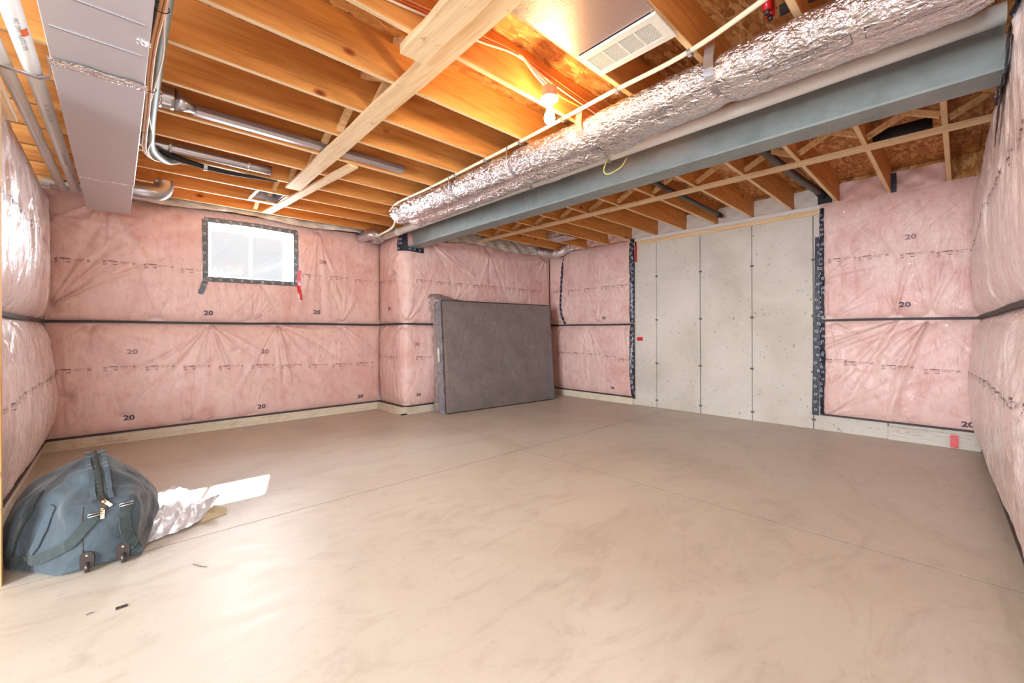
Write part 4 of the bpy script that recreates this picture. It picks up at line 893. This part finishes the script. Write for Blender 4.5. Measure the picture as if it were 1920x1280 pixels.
# plastic cover: loose film over front plus ballooned left end
cov = facegrid('plastic_cover', -.026, -1, FILM, mt, .02, .003, 8)
V = []; F = []; n, m = 46, 22; r = np.random.default_rng(5)
for i in range(n + 1):
    v = i / n * (HT + .05) ; bal = .07 + .05 * math.exp(-((v - HT) / .25) ** 2) + .03 * math.exp(-((v - .2) / .2) ** 2) + .012 * math.sin(v * 13)
    for j in range(m + 1):
        t = j / m; a = PI * t; V.append(tuple(mp(-.004 - bal * abs(math.sin(a)) ** .7 * (1 + .25 * math.sin(v * 17 + t * 5) * math.sin(v * 41)) + .010 * math.sin(v * 31 + t * 9) + random.uniform(-.003, .003), min(v, HT + .03), -.01 + (TH + .03) * t + .006 * math.sin(v * 23))))
for i in range(n):
    for j in range(m): a = i * (m + 1) + j; F.append((a, a + 1, a + m + 2, a + m + 1))
raw('plastic_end', V, F, FILM, mt, True)
V = []; F = []; n, m = 60, 12
for i in range(n + 1):
    u = LEN * .55 * i / n - .13
    for j in range(m + 1):
        t = j / m; h = (.10 * math.exp(-((u + .02) / .3) ** 2) + .012) * abs(math.sin(PI * t)) ** .7; V.append(tuple(mp(u, HT + h + .004 * math.sin(u * 40), -.01 + (TH + .03) * t)))
for i in range(n):
    for j in range(m): a = i * (m + 1) + j; F.append((a, a + m + 1, a + m + 2, a + 1))
raw('plastic_top', V, F, FILM, mt, True)
o = ribbon('white_label', [tuple(mp(-.05, .80, .06)), tuple(mp(-.05, 1.02, .06))], tuple(-ex), .07, .002, WHITEP, mt)
V = []; F = []
for i, v in enumerate(np.linspace(.03, HT * .72, 24)):
    wdt = .20 * (1 - (v / (HT * .72)) ** 1.8) + .004
    V += [tuple(mp(LEN - .03 - wdt, v, -.030)), tuple(mp(LEN - .02, v, -.022))]
for i in range(23): F.append((2 * i, 2 * i + 1, 2 * i + 3, 2 * i + 2))
raw('border_fold', V, F, NAVYF, mt)

# ------------------------------------------------------------------ duffel bag
bg_ = empty('duffel_bag', (-.1, 3.5, 0), 'slumped slate blue canvas duffel bag with wheels and straps', 'bag')
SEC = [(3.135, [(-.19, .06), (-.20, .14), (-.20, .24), (-.185, .335), (-.05, .345), (.085, .33), (.10, .25), (.10, .14), (.095, .05)]),
       (3.165, [(-.215, .012), (-.225, .14), (-.225, .27), (-.205, .375), (-.05, .385), (.095, .365), (.115, .26), (.112, .14), (.105, .012)]),
       (3.30, [(-.31, .006), (-.33, .15), (-.30, .31), (-.225, .435), (-.075, .50), (.08, .425), (.15, .31), (.168, .17), (.13, .006)]),
       (3.50, [(-.435, .005), (-.45, .15), (-.41, .31), (-.29, .43), (-.09, .575), (.06, .44), (.175, .30), (.215, .14), (.16, .005)]),
       (3.75, [(-.46, .005), (-.475, .15), (-.44, .30), (-.33, .405), (-.11, .50), (.065, .38), (.18, .26), (.22, .12), (.18, .005)]),
       (3.95, [(-.40, .008), (-.41, .12), (-.37, .24), (-.28, .32), (-.11, .37), (.05, .30), (.13, .2), (.15, .1), (.12, .008)]),
       (4.03, [(-.33, .03), (-.34, .10), (-.30, .19), (-.24, .25), (-.11, .29), (.02, .23), (.08, .16), (.09, .09), (.07, .03)])]
def cr1(P, t):
    n = len(P) - 1; i = min(int(t * n), n - 1); f = t * n - i; p0 = P[max(i - 1, 0)]; p1 = P[i]; p2 = P[i + 1]; p3 = P[min(i + 2, n)]
    return 0.5 * (2 * p1 + (p2 - p0) * f + (2 * p0 - 5 * p1 + 4 * p2 - p3) * f * f + (3 * p1 - p0 - 3 * p2 + p3) * f ** 3)
secs_ = [np.array([(x, y, z) for x, z in pp_]) for y, pp_ in SEC]
NA, NB = 90, 110; grid = np.zeros((NA, NB, 3))
for j in range(NB):
    t = j / (NB - 1); row = [cr1(s_, t) for s_ in secs_]
    for i in range(NA): grid[i, j] = cr1(row, (i / (NA - 1)) ** 1.0)
c0 = grid.mean(axis=(0, 1)); rg = np.random.default_rng(9)
X, Y, Z = grid[..., 0], grid[..., 1], grid[..., 2]
dsp = np.zeros_like(X)
for f, a_ in ((7, .010), (14, .007), (22, .005), (35, .0035), (55, .002)):
    for _ in range(3):
        k = rg.normal(size=3); k /= np.linalg.norm(k); dsp += a_ * (1 - 2 * np.abs(np.sin(f * .5 * (k[0] * X + k[1] * Y + k[2] * Z) + rg.uniform(0, 6))))
dsp += -.014 * np.exp(-((Z - .30 - .1 * (X + .2)) / .02) ** 2) * (Y < 3.5) * (X > -.1) * .6
mask = np.clip(Z / .06, 0, 1); nrm = grid - np.array([c0[0], c0[1], .1]); nrm /= np.linalg.norm(nrm, axis=2)[..., None]
grid = grid + nrm * (dsp * mask)[..., None]; grid[..., 2] = np.maximum(grid[..., 2], .004)
V = grid.reshape(-1, 3).tolist(); F = [(i * NB + j, i * NB + j + 1, (i + 1) * NB + j + 1, (i + 1) * NB + j) for i in range(NA - 1) for j in range(NB - 1)]
# front and back caps: fan to a slightly bulged centre row + bottom
fc = len(V); V.append([-.05, 3.118, .20]); F += [(fc, j + 1, j) for j in range(NB - 1)] + [(fc, 0, NB - 1)]
bc_ = len(V); V.append([-.1, 4.06, .12]); o_ = (NA - 1) * NB; F += [(bc_, o_ + j, o_ + j + 1) for j in range(NB - 1)] + [(bc_, o_ + NB - 1, o_)]
F += [(i * NB, (i + 1) * NB, (i + 1) * NB + NB - 1, i * NB + NB - 1) for i in range(NA - 1)]
raw('bag_body', V, F, BAG, bg_, True)
from mathutils.bvhtree import BVHTree
bv = BVHTree.FromPolygons([Vector(v) for v in V], F)
def on(p, d, off=.006):
    h = bv.ray_cast(Vector(p) - Vector(d).normalized() * 1.5, Vector(d)); 
    return (h[0] + h[1].normalized() * off * (1 if h[1].dot(Vector(d)) < 0 else -1), h[1] * (1 if h[1].dot(Vector(d)) < 0 else -1)) if h[0] else (Vector(p), -Vector(d))
def strap_on(name, keys, d, wd, mat, th=.006, off=.006, n=10):
    pts = smoothpath(keys, n); R = [on(p, d, off) for p in pts]; return ribbon(name, [tuple(a[0]) for a in R], [a[1] for a in R], wd, th, mat, bg_)
FR = (0.0, 1, -.15)
# zipper over top
zp = [on((x, y, .3), (0, .0, -1), .004) for x, y in ((-.10, 3.75), (-.095, 3.6), (-.09, 3.5), (-.085, 3.42), (-.075, 3.34), (-.065, 3.27), (-.06, 3.22), (-.055, 3.18))]
def dense(keys): return smoothpath(keys, 5)
zk = dense([tuple(a[0]) for a in zp]); zR = [on(p, (0, .0, -1), .004) for p in zk]
ribbon('zipper_tape', [tuple(a[0]) for a in zR], [a[1] for a in zR], .045, .004, STRAP, bg_); ribbon('zipper_teeth', [tuple(a[0] + a[1] * .004) for a in zR], [a[1] for a in zR], .012, .005, PIPING, bg_)
for s_ in (-1, 1): ribbon('zipper_ruffle', [tuple(a[0] + Vector((.033 * s_, 0, 0)) + a[1] * (.002 + .004 * (k % 2))) for k, a in enumerate(zR)], [a[1] for a in zR], .022, .003, BAG, bg_)
strap_on('zipper_tape', [(-.055, 3.1, .38), (-.055, 3.1, .31)], FR, .03, PIPING)
def pull(p, q, nrm_):
    zz = bmesh.new(); bar(zz, p, q, .016, .004, nrm_); return frombm('zipper_pull', zz, BRASS, bg_)
a = on((-.05, 3.1, .37), (0, 1, -.4), .012)[0]; pull(a, a + Vector((.028, -.01, -.03)), (0, -1, .3)); a2 = a + Vector((-.004, -.004, .006))
tube('zipper_slider', [a2, a2 + Vector((.004, 0, -.014))], .009, BRASS, bg_, 10)
a = on((-.055, 3.1, .315), FR, .010)[0]; pull(a, a + Vector((-.002, -.006, -.045)), (0, -1, .1)); tube('zipper_slider', [a + Vector((0, 0, .012)), a], .009, BRASS, bg_, 10)
# front straps
strap_on('carry_strap', [(.035, 3.1, .31), (.03, 3.1, .24), (.04, 3.1, .15), (.07, 3.1, .07), (.085, 3.1, .03)], (0, 1, 0), .05, STRAP, .008, .010)
strap_on('carry_strap', [(-.085, 3.1, .285), (-.12, 3.1, .24), (-.17, 3.1, .17), (-.25, 3.1, .11), (-.34, 3.1, .07), (-.40, 3.1, .05)], (0, 1, 0), .05, STRAP, .008, .010)
strap_on('side_strap', [(-.30, 3.1, .42), (-.34, 3.1, .33), (-.38, 3.1, .22), (-.42, 3.1, .10)], (0, 1, -.1), .045, STRAP, .007, .008)
strap_on('side_strap', [(-.24, 3.1, .36), (-.27, 3.1, .28), (-.30, 3.1, .18), (-.36, 3.1, .06)], (0, 1, -.1), .035, BAG, .009, .006)
for x, z in ((-.085, .292), (.035, .315)): c = on((x, 3.1, z), (0, 1, 0), .014)[0]; tube('strap_ring', [c + Vector((dx, -.004, dz)) for dx, dz in ((-.028, -.008), (.028, -.004), (.03, .008), (-.024, .006), (-.028, -.008))], .0025, SILV, bg_, 6)
# seams
strap_on('seam_piping', [(-.13, 3.1, .34), (-.135, 3.1, .25), (-.13, 3.1, .12), (-.12, 3.1, .02)], (0, 1, 0), .006, PIPING, .003, .002)
# wheels
for x in (-.115, .025):
    c = on((x, 3.1, .07), (0, 1, 0), .004)[0]
    out_ = [(-.029, -.055), (.029, -.055), (.031, -.01)] + [(.031 * math.cos(t), .008 + .034 * math.sin(t)) for t in np.linspace(0, PI, 12)] + [(-.031, -.01)]; K = len(out_)
    e = raw('wheel_housing', [tuple(c + Vector((x2 * (1 if dy > 0 else .86), dy, z2 * (1 if dy > 0 else .9)))) for dy in (.012, -.014) for x2, z2 in out_], [tuple(range(K)), tuple(range(2 * K - 1, K - 1, -1))] + [(k, k + K, (k + 1) % K + K, (k + 1) % K) for k in range(K)], RUBB, bg_, False)
    tube('wheel', [c + Vector((-.009, -.016, -.042)), c + Vector((.009, -.016, -.042))], .026, RUBB, e, 20)
    tube('rivet', [c + Vector((0, -.012, .018)), c + Vector((0, -.018, .018))], .006, SILV, e, 12)

# ------------------------------------------------------------------ foam sheet on the floor
fs = empty('packing_sheet', (.3, 3.8, 0), 'crumpled white plastic packing sheet lying beside the bag', 'sheet')
C_ = [Vector((.10, 3.27, 0)), Vector((.52, 3.50, 0)), Vector((.36, 4.38, 0)), Vector((.08, 4.28, 0))]
V = []; F = []; n = 60; r = np.random.default_rng(2); wv = [(r.normal(size=2) * f, r.uniform(0, 6), .5 / f) for f in (6, 11, 19, 30) for _ in range(3)]
for i in range(n + 1):
    for j in range(n + 1):
        u, v = i / n, j / n; p = C_[0] * (1 - u) * (1 - v) + C_[1] * u * (1 - v) + C_[2] * u * v + C_[3] * (1 - u) * v
        h = sum(a_ * (1 - abs(math.sin(k[0] * u + k[1] * v + ph))) for k, ph, a_ in wv) * .22
        h *= .25 + 1.0 * v * (1 - v) * 2.5; cr = max(0, u - .72) * max(0, .35 - v) * 1.2
        V.append((p.x + .02 * math.sin(v * 7), p.y + .015 * math.sin(u * 9), .004 + h + cr + .02 * math.exp(-((v - .30 - .2 * u) / .04) ** 2)))
for i in range(n):
    for j in range(n): a = i * (n + 1) + j; F.append((a, a + n + 1, a + n + 2, a + 1))
raw('sheet', V, F, SHEET, fs, True)
raw('folded_corner', [(.40, 3.435, .003), (.55, 3.475, .004), (.565, 3.54, .02), (.50, 3.60, .045), (.44, 3.50, .04)], [(0, 1, 2, 3, 4)], CARD, fs)
# bits on the floor
tag(box('wood_chip', (-.005, 2.62, 0), (.035, 2.635, .006), RUBB), 'dark wood sliver on the floor, in front of the bag', 'debris')
for x, y, lab in ((.30, 2.85, 'fine curved hair-like strand on the floor right of the bag'), (-.10, 2.66, 'tiny bent brown sliver on the floor left of the wood sliver')):
    tag(tube('strand', smoothpath([(x, y, .003), (x + .02, y - .05, .004), (x + .05, y - .09, .003)] if x > 0 else [(x, y, .003), (x + .015, y + .006, .004), (x + .025, y, .003)], 5), .0016, RUBB, None, 5), lab, 'debris')
